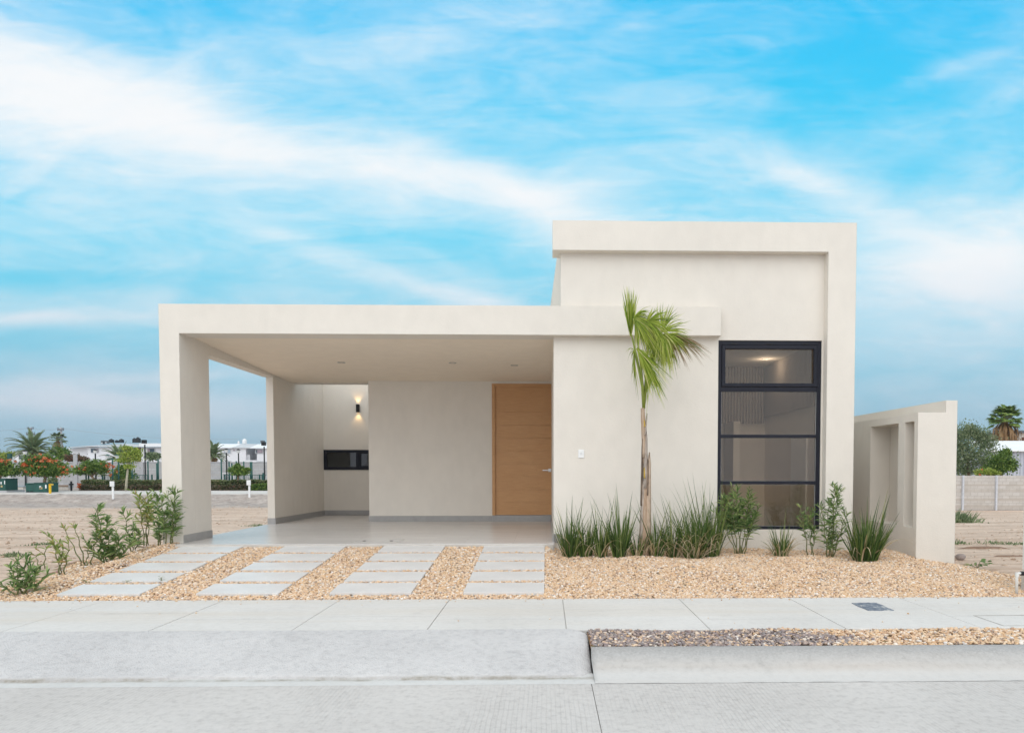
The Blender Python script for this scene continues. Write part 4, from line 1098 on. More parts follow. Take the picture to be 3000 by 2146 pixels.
# long fan bent to the right with browned tips
fan([(395, 1370, 0), (430, 1000, -.08), (520, 700, -.15), (620, 600, -.2)], (610, 590), [((740, 560), (900, 640)), ((830, 560), (1100, 790)), ((830, 600), (1090, 850)), ((800, 620), (1040, 870)), ((780, 620), (900, 940)), ((740, 620), (880, 900)), ((730, 640), (790, 930)), ((690, 660), (720, 960)), ((660, 650), (700, 900))], 84, L_PALMB, dep=-.2, w=.013, jit=18)
fan([(395, 1370, 0), (440, 980, -.08), (540, 720, -.15), (640, 600, -.2)], (600, 590), [((700, 560), (860, 600)), ((760, 600), (900, 760)), ((720, 620), (830, 800)), ((690, 640), (700, 860)), ((640, 660), (650, 930)), ((600, 660), (600, 1000))], 84, L_PALM, dep=-.24, w=.013, jit=18)
fan([(395, 1370, 0), (430, 1020, -.06), (500, 760, -.14), (590, 600, -.2)], (590, 590), [((540, 600), (440, 900)), ((570, 640), (520, 980)), ((600, 680), (610, 1010)), ((640, 690), (700, 1020)), ((680, 690), (740, 940))], 80, L_PALM, dep=-.26, w=.015, jit=20)
fan([(395, 1370, 0), (420, 900, -.1), (440, 640, -.2), (450, 470, -.3)], (430, 450), [((470, 330), (480, 250)), ((540, 360), (600, 330)), ((560, 420), (740, 480)), ((560, 470), (800, 640)), ((540, 500), (700, 760)), ((520, 530), (600, 860))], 60, L_PALM, dep=-.32, w=.013, jit=22)
# pale fan folding over in the centre
fan([(392, 1380, 0), (370, 1000, -.1), (320, 640, -.22), (290, 430, -.3)], (285, 420), [((340, 290), (480, 340)), ((380, 300), (450, 400)), ((420, 400), (620, 600)), ((450, 440), (640, 660)), ((440, 460), (620, 740)), ((430, 500), (560, 800)), ((400, 500), (700, 1040)), ((390, 520), (520, 820)), ((350, 520), (450, 800)), ((340, 540), (360, 760)), ((310, 540), (290, 760))], 100, L_PALM, dep=-.3, w=.013, jit=16)
fan([(395, 1380, 0), (410, 1100, -.06), (430, 800, -.12), (450, 500, -.16)], (450, 480), [((480, 600), (470, 900)), ((500, 620), (560, 920)), ((520, 640), (620, 960)), ((470, 640), (430, 880)), ((440, 640), (410, 900))], 70, L_PALM, dep=-.17, w=.015, jit=16)
# lower drooping leaf and the thin stray segments on the left
fan([(395, 1385, 0), (385, 1150, -.1), (350, 880, -.22), (320, 745, -.3)], (320, 740), [((420, 780), (560, 880)), ((440, 830), (700, 1080)), ((430, 850), (670, 1150)), ((430, 900), (640, 1270)), ((420, 950), (570, 1320)), ((400, 960), (520, 1230)), ((390, 960), (450, 1170))], 52, L_PALM, dep=-.3, w=.013, jit=16)
fan([(395, 1385, 0), (400, 1250, -.05), (430, 1000, -.1), (440, 920, -.12)], (440, 900), [((470, 1000), (440, 1180)), ((490, 1000), (530, 1290)), ((510, 1010), (640, 1280)), ((470, 1050), (400, 1180)), ((450, 1060), (440, 1390))], 30, L_PALM, dep=-.14, w=.016, jit=14)
fan([(390, 1385, 0), (380, 1200, -.02), (330, 950, -.04), (290, 780, -.05)], (290, 760), [((240, 700), (205, 800)), ((250, 720), (230, 800)), ((260, 850), (260, 930)), ((270, 900), (260, 1060)), ((300, 980), (260, 1080)), ((290, 1050), (340, 1240)), ((310, 1080), (380, 1290))], 20, L_PALM, dep=-.06, w=.009, jit=10)

# ------------------------------------------------------------------ white post with pipe at the right edge
q = P(2994, 1690, 8.0)
up = thing('utility_post', (q.x+.17, 7.95, -.29), 'white utility post on a beige base cut by the right edge of the photo', 'post')
MB().box(q.x, q.x+.34, 7.90, 8.0, P(2994, 1672, 7.86).z, P(2997, 1394, 7.86).z).build('cabinet', M_WHITE, up, bevel=.006)
MB().box(q.x-.005, q.x+.36, 7.89, 8.01, -.35, P(2994, 1674, 7.86).z).build('base', M_LIP, up, bevel=.01)
pv = thing('water_pipe', (P(2978, 1734, 7.75).x, 7.75, -.29), 'white bent pipe with a black valve beside the utility post', 'pipe')
a = P(2978, 1736, 7.75); b = P(2978, 1682, 7.75); c = P(2990, 1678, 7.75)
MB().tube([(a.x, a.y, -.33), (a.x, a.y, b.z), (a.x+.006, a.y, b.z+.010), (a.x+.02, a.y, b.z+.014), (c.x+.03, a.y, b.z+.014)], [.014]*5, 10).build('pipe', M_PVC, pv, smooth=True)
MB().tube([(a.x, a.y, b.z-.02), (a.x, a.y, b.z+.022)], .019, 10).build('elbow', M_PVC, pv)
MB().tube([(c.x, a.y, b.z+.014), (c.x+.12, a.y, b.z+.004)], .024, 10).build('valve', M_BLACK, pv)
# ------------------------------------------------------------------ background on the left
FZ = -.36
a, b = G(0, 1446, FZ), G(0, 1437, FZ)
mb = MB(); mb.box(-70, 1.5, 42.0, 48.6, -.55, -.335); struct(mb.build('far_sidewalk', plain('far_walk', (.60, .56, .52), .9, .06, 1)))
def leafcloud(mb, cs, n, size, rs):
    """leaf-sized faces spread through a cluster of clumps [(centre, (rx,ry,rz))]"""
    for _ in range(n):
        c, r = cs[rs.randrange(len(cs))]
        v = Vector((rs.gauss(0, 1), rs.gauss(0, 1), rs.gauss(0, 1))) * .52
        p = Vector((c[0]+v.x*r[0], c[1]+v.y*r[1], c[2]+v.z*r[2]))
        d = Vector((rs.gauss(0, 1), rs.gauss(0, 1), rs.gauss(0, .6))).normalized(); u = d.orthogonal().normalized(); w = d.cross(u)
        t = rs.uniform(0, 6.28); a = (u*math.cos(t)+w*math.sin(t)); b = d.cross(a); s_ = size*rs.uniform(.6, 1.3)
        o = len(mb.v); mb.v += [tuple(p-a*s_*.5), tuple(p+b*s_*.28), tuple(p+a*s_*.5), tuple(p-b*s_*.28)]; mb.f.append((o, o+1, o+2, o+3))
def tree(name, label, cat, base, D, clumps_px, n, size, lm, group=None, trunk=None, flowers=None, bark=M_BARK, seed=1, tr_r=.05, dz=None):
    """clumps_px: (px, py, rx_px, ry_px) of each clump of the crown as measured"""
    rs = random.Random(seed); b = P(base[0], base[1], D); k = D/FPX; n = int(n*1.5); size *= .82
    r = thing(name, b, label, cat, group); cs = []
    for (px, py, rx, ry) in clumps_px:
        c = P(px, py, D + rs.uniform(-.5, .5)*rx*k); cs.append(((c.x, c.y, c.z), (rx*k, rx*k*.8, ry*k)))
    mt = MB(); fork = P(base[0] + (clumps_px[0][0]-base[0])*.2, base[1]-(base[1]-clumps_px[0][1])*.35, D)
    if trunk: 
        tp = [P(x, y, D) for x, y in trunk]; mt.tube(tp, [tr_r*(1-.5*i/len(tp)) for i in range(len(tp))], 6); fork = tp[-1]
    else: mt.tube([b, fork], [tr_r, tr_r*.8], 6)
    for c, _ in cs:
        c = Vector(c); m_ = fork.lerp(c, .5); m_.z += .05; mt.tube([fork, m_, c], [tr_r*.6, tr_r*.4, tr_r*.15], 5)
    mt.build('trunk', bark, r, smooth=True)
    ml = MB(); leafcloud(ml, cs, n, size, rs); ml.build('crown', lm, r)
    if flowers:
        mf = MB(); fc = []
        for (px, py, rx) in flowers: c = P(px, py, D-rs.uniform(.1, .9)); fc.append(((c.x, c.y, c.z), (rx*k, rx*k, rx*k*.8)))
        leafcloud(mf, [((c[0]+rs.gauss(0, .25), c[1], c[2]+rs.gauss(0, .12)), (q[0]*.75, q[1], q[2]*.7)) for c, q in fc for _ in range(3)], int(len(fc)*26), size*.85, rs); mf.build('flowers', L_FLOW, r)
    return r
GF = 'orange flowering trees by the far street'
tree('flame_tree', 'orange flowering tree behind the transformer box, largest of its kind', 'tree', (132, 1416), 46.5,
     [(75, 1370, 22, 14), (100, 1350, 26, 11), (140, 1352, 26, 14), (165, 1368, 26, 14), (120, 1374, 34, 15), (95, 1380, 22, 11), (180, 1380, 18, 10), (150, 1384, 28, 10), (125, 1340, 18, 7)], 5200, .19, L_TREE,
     GF, [(130, 1414), (133, 1398)], [(66, 1364, 7), (86, 1386, 6), (108, 1345, 7), (135, 1340, 6), (150, 1352, 10), (183, 1362, 5), (175, 1388, 6), (92, 1361, 5), (205, 1374, 4), (120, 1338, 5), (128, 1366, 3), (62, 1382, 4)], seed=11, tr_r=.10)
tree('flame_tree', 'partly cut off orange flowering tree at the left edge', 'tree', (2, 1414), 46.5,
     [(-10, 1360, 24, 12), (15, 1362, 18, 12), (10, 1380, 26, 13), (38, 1382, 16, 8), (-20, 1380, 22, 12)], 2400, .19, L_TREE, GF, None, [(5, 1350, 5), (32, 1347, 4), (-5, 1352, 4)], seed=12, tr_r=.09)
tree('flame_tree', 'smaller orange flowering tree behind the green fence posts', 'tree', (277, 1404), 53,
     [(235, 1378, 20, 9), (262, 1362, 22, 12), (288, 1362, 18, 13), (262, 1378, 28, 11), (300, 1374, 14, 12)], 2600, .20, L_TREE, GF, None, [(313, 1366, 7), (318, 1382, 7), (305, 1360, 5), (240, 1372, 4)], seed=13, tr_r=.08)
tree('sapling', 'slim lime green sapling with a pale trunk in front of the hedge', 'tree', (369, 1437), 47.5,
     [(375, 1330, 20, 9), (395, 1320, 16, 8), (385, 1345, 26, 8), (360, 1348, 14, 6), (378, 1366, 14, 5), (402, 1332, 12, 10), (372, 1312, 14, 5)], 1700, .17, L_LIME,
     None, [(369, 1437), (371, 1405), (374, 1380), (376, 1355)], bark=M_BARKL, seed=14, tr_r=.09)
tree('small_tree', 'small flat topped bright green tree seen through the carport opening', 'tree', (697, 1407), 50,
     [(697, 1370, 14, 7), (685, 1378, 16, 6), (712, 1378, 18, 6), (700, 1386, 20, 5), (724, 1374, 8, 4), (696, 1364, 6, 5)], 1900, .17, L_TREE, None, None, seed=15, tr_r=.07)
tree('round_bush', 'round dense green bush behind the green fence', 'bush', (357, 1406), 57,
     [(357, 1385, 25, 14), (345, 1395, 16, 10), (372, 1395, 18, 10), (360, 1372, 14, 8)], 2600, .22, L_TREE, seed=16)
tree('blossom_tree', 'pale leafed shrub with white blossoms before the white house', 'tree', (448, 1352), 62,
     [(448, 1338, 20, 10), (438, 1332, 10, 6), (458, 1334, 10, 7)], 900, .22, L_GREY, seed=17)
tree('red_leaf_bush', 'dark reddish bush growing over the far block wall', 'bush', (225, 1352), 64,
     [(205, 1342, 12, 8), (225, 1340, 14, 9), (240, 1345, 14, 7)], 900, .24, m_leaf('red_leaf', [(0, (.08, .06, .03)), (.6, (.16, .12, .06)), (1, (.30, .12, .09))]), seed=18)
tree('leafy_tree', 'green tree behind the utility pole beside the tall fan palm', 'tree', (175, 1352), 82,
     [(165, 1322, 14, 14), (190, 1330, 12, 16), (150, 1335, 16, 10), (178, 1338, 18, 10)], 1700, .32, L_TREE, seed=19)
tree('leafy_tree', 'pale green tree at the left edge behind the red wall', 'tree', (12, 1352), 90,
     [(8, 1335, 16, 8), (28, 1332, 10, 7), (-8, 1334, 12, 9)], 900, .36, L_LIME, seed=20)
tree('low_shrub', 'small dark shrub behind the transformer box', 'bush', (160, 1414), 56, [(152, 1408, 10, 7), (160, 1404, 6, 5)], 500, .17, L_GREY, seed=21)
# hedges
def hedge(label, px0, px1, ptop, D, depth, lm, zb=FZ, seed=3, n=9000, size=.14, flow=None):
    rs = random.Random(seed); x0, x1 = P(px0, 1420, D).x, P(px1, 1420, D).x; zt = P(px0, ptop, D).z
    r = thing('hedge', ((x0+x1)/2, D, zb), label, 'hedge'); m = MB()
    for i in range(n):
        x = rs.uniform(x0, x1); s_ = rs.random()
        top = zt + .03*math.sin(x*2.3)+.03*math.sin(x*5.1)
        if s_ < .45: p = Vector((x, D + abs(rs.gauss(0, .07)), rs.uniform(zb, top)))
        else: p = Vector((x, D + rs.uniform(0, depth), top - abs(rs.gauss(0, .06))))
        d = Vector((rs.gauss(0, 1), rs.gauss(0, 1), rs.gauss(0, 1))).normalized(); u = d.orthogonal().normalized(); w = d.cross(u); q = size*rs.uniform(.5, 1.3)
        o = len(m.v); m.v += [tuple(p-u*q*.5), tuple(p+w*q*.3), tuple(p+u*q*.5), tuple(p-w*q*.3)]; m.f.append((o, o+1, o+2, o+3))
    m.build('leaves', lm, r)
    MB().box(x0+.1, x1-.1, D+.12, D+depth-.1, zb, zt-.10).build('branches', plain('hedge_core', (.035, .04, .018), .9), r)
    if flow:
        mf = MB(); fc = []
        for (px, py, rx) in flow: c = P(px, py, D-.05); fc.append(((c.x, c.y, c.z), (rx*D/FPX, .1, rx*D/FPX*.7)))
        leafcloud(mf, fc, len(fc)*50, size*.8, rs); mf.build('flowers', L_FLOW, r)
hedge('long clipped hedge along the far street', 236, 1000, 1406, 51.0, 1.2, L_HEDGE, n=16000)
hedge('lower front row of brownish ground hedge along the far street', 229, 735, 1421, 50.2, .7, m_leaf('brown_hedge', [(0, (.05, .07, .02)), (.5, (.11, .11, .05)), (1, (.28, .17, .13))]), n=7000, flow=[(232, 1418, 4), (230, 1426, 4)])
hedge('bright green clipped hedge seen through the carport opening', 734, 1000, 1417, 49.6, .8, L_TREE, n=4500)
# block wall behind the park
x0, x1 = -60, 2
wz = P(300, 1352, 61).z
bwl = thing('block_wall', (-25, 61, FZ), 'long grey concrete block wall behind the park', 'wall')
MB().box(x0, x1, 61, 61.2, FZ-.1, wz-.08).build('wall', M_BLOCK, bwl)
MB().box(x0, x1, 60.97, 61.23, wz-.08, wz).build('coping', M_POLE, bwl)
for px in (-60, 36, 75, 157, 221, 414, 505, 660, 900):
    c = P(px, 1380, 60.93); w = .16 if px not in (221, 414) else .3
    MB().box(c.x-w/2, c.x+w/2, 60.9, 60.999, FZ-.05, wz-.02 if px != 221 else P(221, 1330, 61).z).build('pilaster', M_POLE, bwl)
# red and white wall behind the block wall on the far left
rw = thing('low_building', (P(100, 1350, 75).x, 75, FZ), 'low white building with a red stripe at the far left', 'building')
MB().box(P(-60, 1340, 75).x, P(178, 1340, 75).x, 75, 77, FZ, P(0, 1346, 75).z).build('wall', M_WPAINT, rw)
MB().box(P(-60, 1340, 75).x, P(42, 1340, 75).x, 74.9, 74.99, P(0, 1351, 75).z, P(0, 1345.5, 75).z).build('stripe', M_RED, rw)
MB().box(P(160, 1340, 75).x, P(180, 1340, 75).x, 74.9, 74.99, P(0, 1351, 75).z, P(0, 1347, 75).z).build('stripe', M_RED, rw)
s_ = thing('far_house', (P(70, 1350, 110).x, 110, FZ), 'distant white house with grey roof behind the date palm', 'house')
MB().box(P(40, 1340, 110).x, P(100, 1340, 110).x, 110, 118, FZ, P(0, 1326, 110).z).build('wall', M_WPAINT, s_)
MB().box(P(36, 1340, 110).x, P(104, 1340, 110).x, 109.6, 118.4, P(0, 1326, 110).z, P(0, 1322, 110).z).build('roof', M_GROOF, s_)
w_ = MB().box(P(56, 1340, 110).x, P(84, 1340, 110).x, 109.93, 109.99, P(0, 1344, 110).z, P(0, 1333, 110).z).build('window', M_DARKWIN, s_)
sg = thing('shop_sign', (P(29, 1350, 60).x, 60, FZ), 'leaning white pole carrying a plain green sign box', 'sign')
MB().tube([P(25, 1420, 58), P(30, 1388, 58), P(34, 1355, 58), P(36, 1338, 58)], .13, 8).build('pole', M_WHITE, sg, smooth=True)
c0, c1 = P(26, 1345, 57.7), P(35, 1328, 57.7)
MB().box(c0.x, c1.x, 57.5, 57.75, c0.z, c1.z).build('sign_box', M_GREEN, sg, bevel=.02)

# palms
def far_palm(label, px, py_crown, D, nf, L, droop, lm, base_py=1352, tr_r=.22, skirt=None, fan=False, leafl=.5, seed=5, wob=0, lw=.05, start=.12):
    rs = random.Random(seed); c = P(px, py_crown, D); b = P(px, base_py, D)
    r = thing('date_palm' if not fan else 'fan_palm', (c.x, D, FZ), label, 'palm tree')
    MB().tube([(c.x, D, min(FZ, b.z)), (c.x+wob*.5, D, (FZ+c.z)/2), (c.x, D, c.z)], [tr_r, tr_r*.9, tr_r*.8], 8).build('trunk', M_BARK, r, smooth=True)
    mr, ml = MB(), MB()
    for i in range(nf):
        az = 2.399*i + rs.uniform(-.2, .2); el = -.35 + 1.75*(i/nf)**.8 + rs.uniform(-.1, .1)
        d = Vector((math.cos(az)*math.cos(el), math.sin(az)*math.cos(el), math.sin(el)))
        p = Vector(c); Lf = L*rs.uniform(.85, 1.1)
        if not fan:
            pts = []; v = d.copy(); n = 9
            for k in range(n+1):
                pts.append(p.copy()); p = p + v*Lf/n; v = (v + Vector((0, 0, -droop*(.4+k/n)/n*1.6))).normalized()
            mr.tube(pts, [.045*(1-.8*k/n)+.01 for k in range(n+1)], 4)
            for k in range(36):
                t = start+(1-start)*k/36; f = t*n; a = min(n-1, int(f)); q = pts[a].lerp(pts[a+1], f-a); dv = (pts[a+1]-pts[a]).normalized()
                for sd_ in (-1, 1):
                    s__ = dv.cross(Vector((0, 0, 1))); s__ = s__.normalized() if s__.length > .05 else Vector((1, 0, 0))
                    e = (s__*sd_*.75 + dv*.7 + Vector((0, 0, .25))).normalized(); LL = leafl*math.sin(math.pi*min(1, t*.75+.22))
                    e2 = q + e*LL*.6; e3 = e2 + (e + Vector((0, 0, -.5))).normalized()*LL*.4
                    ml.ribbon([q, e2, e3], [lw, lw*.8, .005], dv.cross(Vector((rs.uniform(-.3, .3), 0, 1))).normalized() if abs(dv.z) < .95 else Vector((1, 0, 0)))
        else:
            h = p + d*Lf*.55; mr.tube([p, h], [.04, .02], 4)
            for k in range(15):
                t = (k-7)/7; u = d.cross(Vector((0, 0, 1))); u = u.normalized() if u.length > .05 else Vector((1, 0, 0))
                e = (d*math.cos(t*1.35) + u*math.sin(t*1.35)).normalized(); LL = Lf*.5*(1-.25*abs(t))
                q2 = h + e*LL*.6; q3 = q2 + (e+Vector((0, 0, -.9))).normalized()*LL*.45
                ml.ribbon([h, q2, q3], [lw*.5, lw*2.0, .01], Vector((0, 0, 1)).cross(e).normalized() if abs(e.z) < .95 else Vector((1, 0, 0)))
    mr.build('ribs', plain('far_rib', (.20, .22, .10), .7), r); ml.build('crown', lm, r)
    if skirt:
        ms = MB()
        for i in range(skirt[0]):
            az = rs.uniform(0, 6.283); R0 = rs.uniform(.1, skirt[2]); z = c.z - rs.uniform(0, skirt[1]*.7)
            q = Vector((c.x+math.cos(az)*R0*.5, D+math.sin(az)*R0*.5, z)); q2 = q + Vector((math.cos(az)*R0*.6, math.sin(az)*R0*.6, -skirt[1]*.25)); q3 = q2 + Vector((0, 0, -skirt[1]*.3))
            ms.ribbon([q, q2, q3], [.05, .16, .02], Vector((-math.sin(az), math.cos(az), 0)))
        ms.build('dead_skirt', L_SKIRT, r)
far_palm('big date palm with arching fronds behind the far wall', 97, 1322, 72, 46, 2.55, 1.1, L_FPALM, skirt=(160, 1.7, .7), seed=5, tr_r=.32, leafl=.55, lw=.06)
far_palm('tall thin fan palm with brown skirt beside the utility pole', 170, 1288, 95, 22, 1.15, .5, L_FPALM, skirt=(160, 2.4, .65), fan=True, seed=6, tr_r=.2, lw=.10)
far_palm('grey green palm in front of the white house', 350, 1345, 66, 30, 1.75, .7, L_FPALM, seed=7, tr_r=.2, leafl=.4, lw=.04)
far_palm('date palm partly hidden behind the carport column', 626, 1334, 72, 38, 1.55, 1.1, L_FPALM, skirt=(50, 1.0, .35), seed=8, tr_r=.2, leafl=.4, lw=.05)

# white apartment buildings
def W_(px, py, D): return P(px, py, D)
D = 130
A = thing('apartment_building', (P(340, 1350, D).x, D, FZ), 'white two storey building with low roof, left of the carport column', 'building')
zt = P(300, 1309, D).z
MB().box(P(257, 1370, D).x, P(640, 1370, D).x, D, D+9, FZ, zt).build('wall', M_WPAINT, A)
mb = MB(); xa, xb = P(194, 1370, D).x, P(257, 1370, D).x; za, zb_ = P(194, 1313, D).z, P(257, 1307, D).z
mb.prismY([(xa, FZ), (xb+.02, FZ), (xb+.02, zb_), (xa, za)], D+.6, D+9).build('gable_wall', M_WPAINT, A)
# shallow roof
x0, x1 = P(190, 1370, D).x, P(645, 1370, D).x
mb = MB(); mb.add([(x0, D-.6, P(190, 1313, D).z), (P(255, 1370, D).x, D-.6, P(255, 1308, D).z), (x1, D-.6, P(640, 1309, D).z), (x1, D-.6, P(640, 1307, D).z), (P(255, 1370, D).x, D-.6, P(255, 1306, D).z), (x0, D-.6, P(190, 1311, D).z),
                   (P(300, 1370, D).x, D+6, P(300, 1296, D).z), (x1, D+6, P(640, 1297, D).z)], [(0, 1, 4, 5), (1, 2, 3, 4), (5, 4, 6), (4, 3, 7, 6)])
mb.build('roof', M_GROOF, A)
MB().box(P(418, 1370, D).x, P(520, 1370, D).x, D-1.0, D-.62, P(0, 1308, D).z, P(0, 1298, D).z).build('roof_facet', M_WROOF, A)
def win(par, px0, px1, py0, py1, D, m=M_DARKWIN, curt=None):
    a, b = P(px0, py1, D), P(px1, py0, D)
    f = MB().box(a.x, b.x, D-.10, D-.01, a.z, b.z).build('window', M_GROOF, par)
    MB().box(a.x+.12, b.x-.12, D-.13, D-.105, a.z+.1, b.z-.1).build('pane', m, f)
    if curt:
        c0, c1 = P(curt[0], py1, D), P(curt[1], py0, D)
        MB().box(c0.x, c1.x, D-.16, D-.135, a.z+.12, b.z-.12).build('curtain', M_CURT, f)
win(A, 266, 290, 1312, 1326, D, curt=(281, 289)); win(A, 433, 455, 1312, 1326, D, curt=(434, 440)); win(A, 337, 346, 1312, 1320, D, M_CURT)
a, b = P(396, 1340, D), P(413, 1309, D); MB().box(a.x, b.x, D-.08, D-.01, FZ, b.z).build('door', M_BROWN, A)
a, b = P(260, 1350, D), P(290, 1343, D); MB().box(a.x, b.x, D-1.0, D-.01, a.z, b.z).build('canopy', M_GROOF, A)
B = thing('apartment_building', (P(720, 1350, D).x, D, FZ), 'white two storey building with open stairwell seen through the carport opening', 'building')
D = 124
xs_ = [P(v, 0, D).x for v in (600, 699, 732, 860)]; zs_ = [FZ, P(0, 1347, D).z, P(0, 1312, D).z, P(0, 1310, D).z]
cells(xs_, zs_, lambda x, z: not (xs_[1] < x < xs_[2] and z > zs_[1] and z < zs_[2]), D, D+.4).build('wall', M_WPAINT, B)
MB().box(xs_[0], xs_[3], D+3.5, D+9, FZ, zs_[3]).build('rear_wall', M_WPAINT, B)
MB().box(xs_[1]-.3, xs_[1]-.05, D+.4, D+3.5, zs_[1], zs_[3]).box(xs_[2]+.05, xs_[2]+.3, D+.4, D+3.5, zs_[1], zs_[3]).box(xs_[1], xs_[2], D+.4, D+3.5, zs_[1]-.2, zs_[1]).build('stairwell', M_WPAINT, B)
a, b = P(713, 1347, D), P(730, 1331, D); MB().box(a.x, b.x, D+.3, D+.45, a.z, b.z).build('parapet', M_GROOF, B)
a, b = P(720, 1331, D+3.3), P(729, 1317, D+3.3); MB().box(a.x, b.x, D+3.3, D+3.45, a.z, b.z).build('door', M_BROWN, B)
def quad3(pts, name, m):
    mb = MB(); mb.add(pts, [tuple(range(len(pts)))]); 
    o = mb.build(name, m, B); md = o.modifiers.new('t', 'SOLIDIFY'); md.thickness = .12; return o
z0_, z1_ = P(0, 1310, D).z, P(0, 1299, D).z
quad3([P(600, 1310, D-.5), P(680, 1310, D-.5), P(708, 1299.5, D+4), P(600, 1299, D+4)], 'roof_facet', M_WROOF)
quad3([P(732, 1311, D-.5), P(860, 1312, D-.5), P(860, 1300, D+4), P(756, 1300, D+4)], 'roof_facet', M_WROOF)
quad3([P(680, 1310, D-.3), P(732, 1311, D-.3), P(756, 1300, D+4), P(708, 1299.5, D+4)], 'roof_facet', M_GROOF)
win(B, 656, 677, 1314, 1328, D, plain('blue_curtain', (.36, .42, .50), .7, .2, 3)); win(B, 682, 692, 1314, 1321, D, M_CURT)
win(B, 749, 771, 1315, 1328, D, curt=(755, 770)); win(B, 657, 678, 1349, 1353, D); win(B, 751, 772, 1350, 1354, D)
def tank(px0, px1, py0, py1, D, m, label, lid=True):
    a, b = P(px0, py1, D), P(px1, py0, D); cx = (a.x+b.x)/2; R_ = (b.x-a.x)/2; h = b.z-a.z
    pr = [(0, R_), (.05*h, R_)]
    for i in range(5): pr += [((.12+.12*i)*h, R_*1.0), ((.16+.12*i)*h, R_*.93)]
    pr += [(.76*h, R_*.9), (.88*h, R_*.5), (.9*h, R_*.32), (h, R_*.32)]
    mb = MB(); k = 16
    for z, rr_ in pr:
        for i in range(k): t = 6.2832*i/k; mb.v.append((cx+rr_*math.cos(t), D+rr_*math.sin(t), a.z+z))
    for q in range(len(pr)-1):
        for i in range(k): mb.f.append((q*k+i, q*k+(i+1) % k, (q+1)*k+(i+1) % k, (q+1)*k+i))
    mb.f.append(tuple((len(pr)-1)*k+i for i in range(k)))
    o = mb.build('water_tank', m, smooth=True, loc=(cx, D, a.z)); tag(o, label, 'water tank', 'rooftop water tanks')
tank(319, 334, 1285, 1296, 133, M_BLACK, 'black roof tank at the left end of the row')
tank(337, 348, 1288, 1296, 134, M_BLACK, 'smallest black roof tank between two larger ones')
tank(349, 363, 1285, 1296, 133, M_BLACK, 'third black roof tank from the left')
tank(388, 399, 1282, 1296, 135, M_BLACK, 'black roof tank partly behind its larger neighbour')
tank(396, 412, 1280, 1296, 133, M_BLACK, 'tallest black roof tank, rightmost on the left building')
tank(710, 723, 1284, 1299, 129, M_WHITE, 'large white roof tank seen through the carport opening')
tank(696, 702, 1291, 1300, 129, M_WHITE, 'small white roof tank seen through the carport opening')
def cooler(px0, px1, py0, py1, D, label):
    a, b = P(px0, py1, D), P(px1, py0, D); r = thing('air_cooler', ((a.x+b.x)/2, D, a.z), label, 'air cooler')
    MB().box(a.x, b.x, D, D+.8, a.z, b.z).build('casing', plain('cooler_grey', (.12, .13, .14), .6), r)
    MB().box(a.x+.1*(b.x-a.x), b.x-.1*(b.x-a.x), D-.03, D-.005, a.z+.05, a.z+.4*(b.z-a.z)).build('grille', M_GROOF, r)
cooler(763, 771, 1289.5, 1298, 128.5, 'dark box cooler on the roof seen through the carport opening')
cooler(295, 301, 1290, 1300, 131, 'small thin roof unit left of the black tanks')
cooler(307, 313, 1290, 1298, 131, 'small brown roof unit beside the first black tank')

# poles and wires
def pole(px, py_top, D, label, arms):
    t = P(px, py_top, D); r = thing('utility_pole', (t.x, D, FZ), label, 'utility pole')
    MB().tube([(t.x, D, FZ), (t.x, D, t.z)], [.22, .11], 8).build('pole', M_POLE, r, smooth=True)
    mb = MB(); ins = MB()
    for (dy, hw, cant) in arms:
        z = P(px, py_top+dy, D).z; w = hw*D/FPX
        mb.box(t.x-w, t.x+w, D-.18, D-.06, z-.06, z+.06)
        for e in (-1, -.55, .55, 1): ins.tube([(t.x+w*e, D-.12, z+.06), (t.x+w*e, D-.12, z+.22)], .03, 6)
    mb.build('crossarm', plain('arm_steel', (.20, .21, .23), .6), r); ins.build('insulators', M_BLACK, r)
    return t
pole(91, 1251, 95, 'utility pole rising behind the date palm', [(4, 9, 0), (19, 12, 0), (22, 12, 0)])
pole(179, 1251, 95, 'utility pole between the fan palm and the white building', [(6, 9, 0), (9, 9, 0), (28, 8, 0)])
def wire(p0, p1, sag, label, D=95, r_=.012):
    a, b = P(*p0, D), P(*p1, D); n = 16; pts = [a.lerp(b, i/n) - Vector((0, 0, sag*4*(i/n)*(1-i/n))) for i in range(n+1)]
    tag(MB().tube(pts, r_, 4).build('power_line', M_POLE, loc=tuple(a)), label, 'power line')
wire((-150, 1256), (91, 1252), .35, 'thin power line running left from the first utility pole')
wire((91, 1252), (179, 1254), .25, 'thin power line strung between the two utility poles')
wire((179, 1254), (700, 1285), .5, 'thin power line running right from the second utility pole')

# street lamps
def lamp(px, py_top, D, label, heads=1, h2=.24, base=1408, dark=M_BLACK, flood=False, name='street_lamp', grp='lamps in the park'):
    t = P(px, py_top, D); r = thing(name, (t.x, D, FZ), label, 'street lamp', grp)
    MB().tube([(t.x, D, FZ), (t.x, D, FZ+.5), (t.x, D, t.z-.2)], [.09, .06, .05], 8).build('post', dark, r, smooth=True)
    offs = [0] if heads == 1 else [-.35, .35]
    for o_ in offs:
        if flood: MB().box(t.x+o_-.13, t.x+o_+.13, D-.25, D+.1, t.z-.12, t.z+.16).build('lamp_head', dark, r, bevel=.03)
        else:
            hd = MB().tube([(t.x+o_, D, t.z-.22), (t.x+o_, D, t.z)], [.09, .17], 8).build('lamp_head', M_WHITE, r)
            MB().tube([(t.x+o_, D, t.z+.001), (t.x+o_, D, t.z+.10)], [.2, .05], 8).build('lamp_cap', dark, hd)
    if len(offs) > 1: MB().box(t.x-.36, t.x+.36, D-.03, D+.03, t.z-.3, t.z-.24).build('bracket', dark, r)
lamp(424, 1294, 56, 'tall floodlight mast in front of the white house', 1, flood=True)
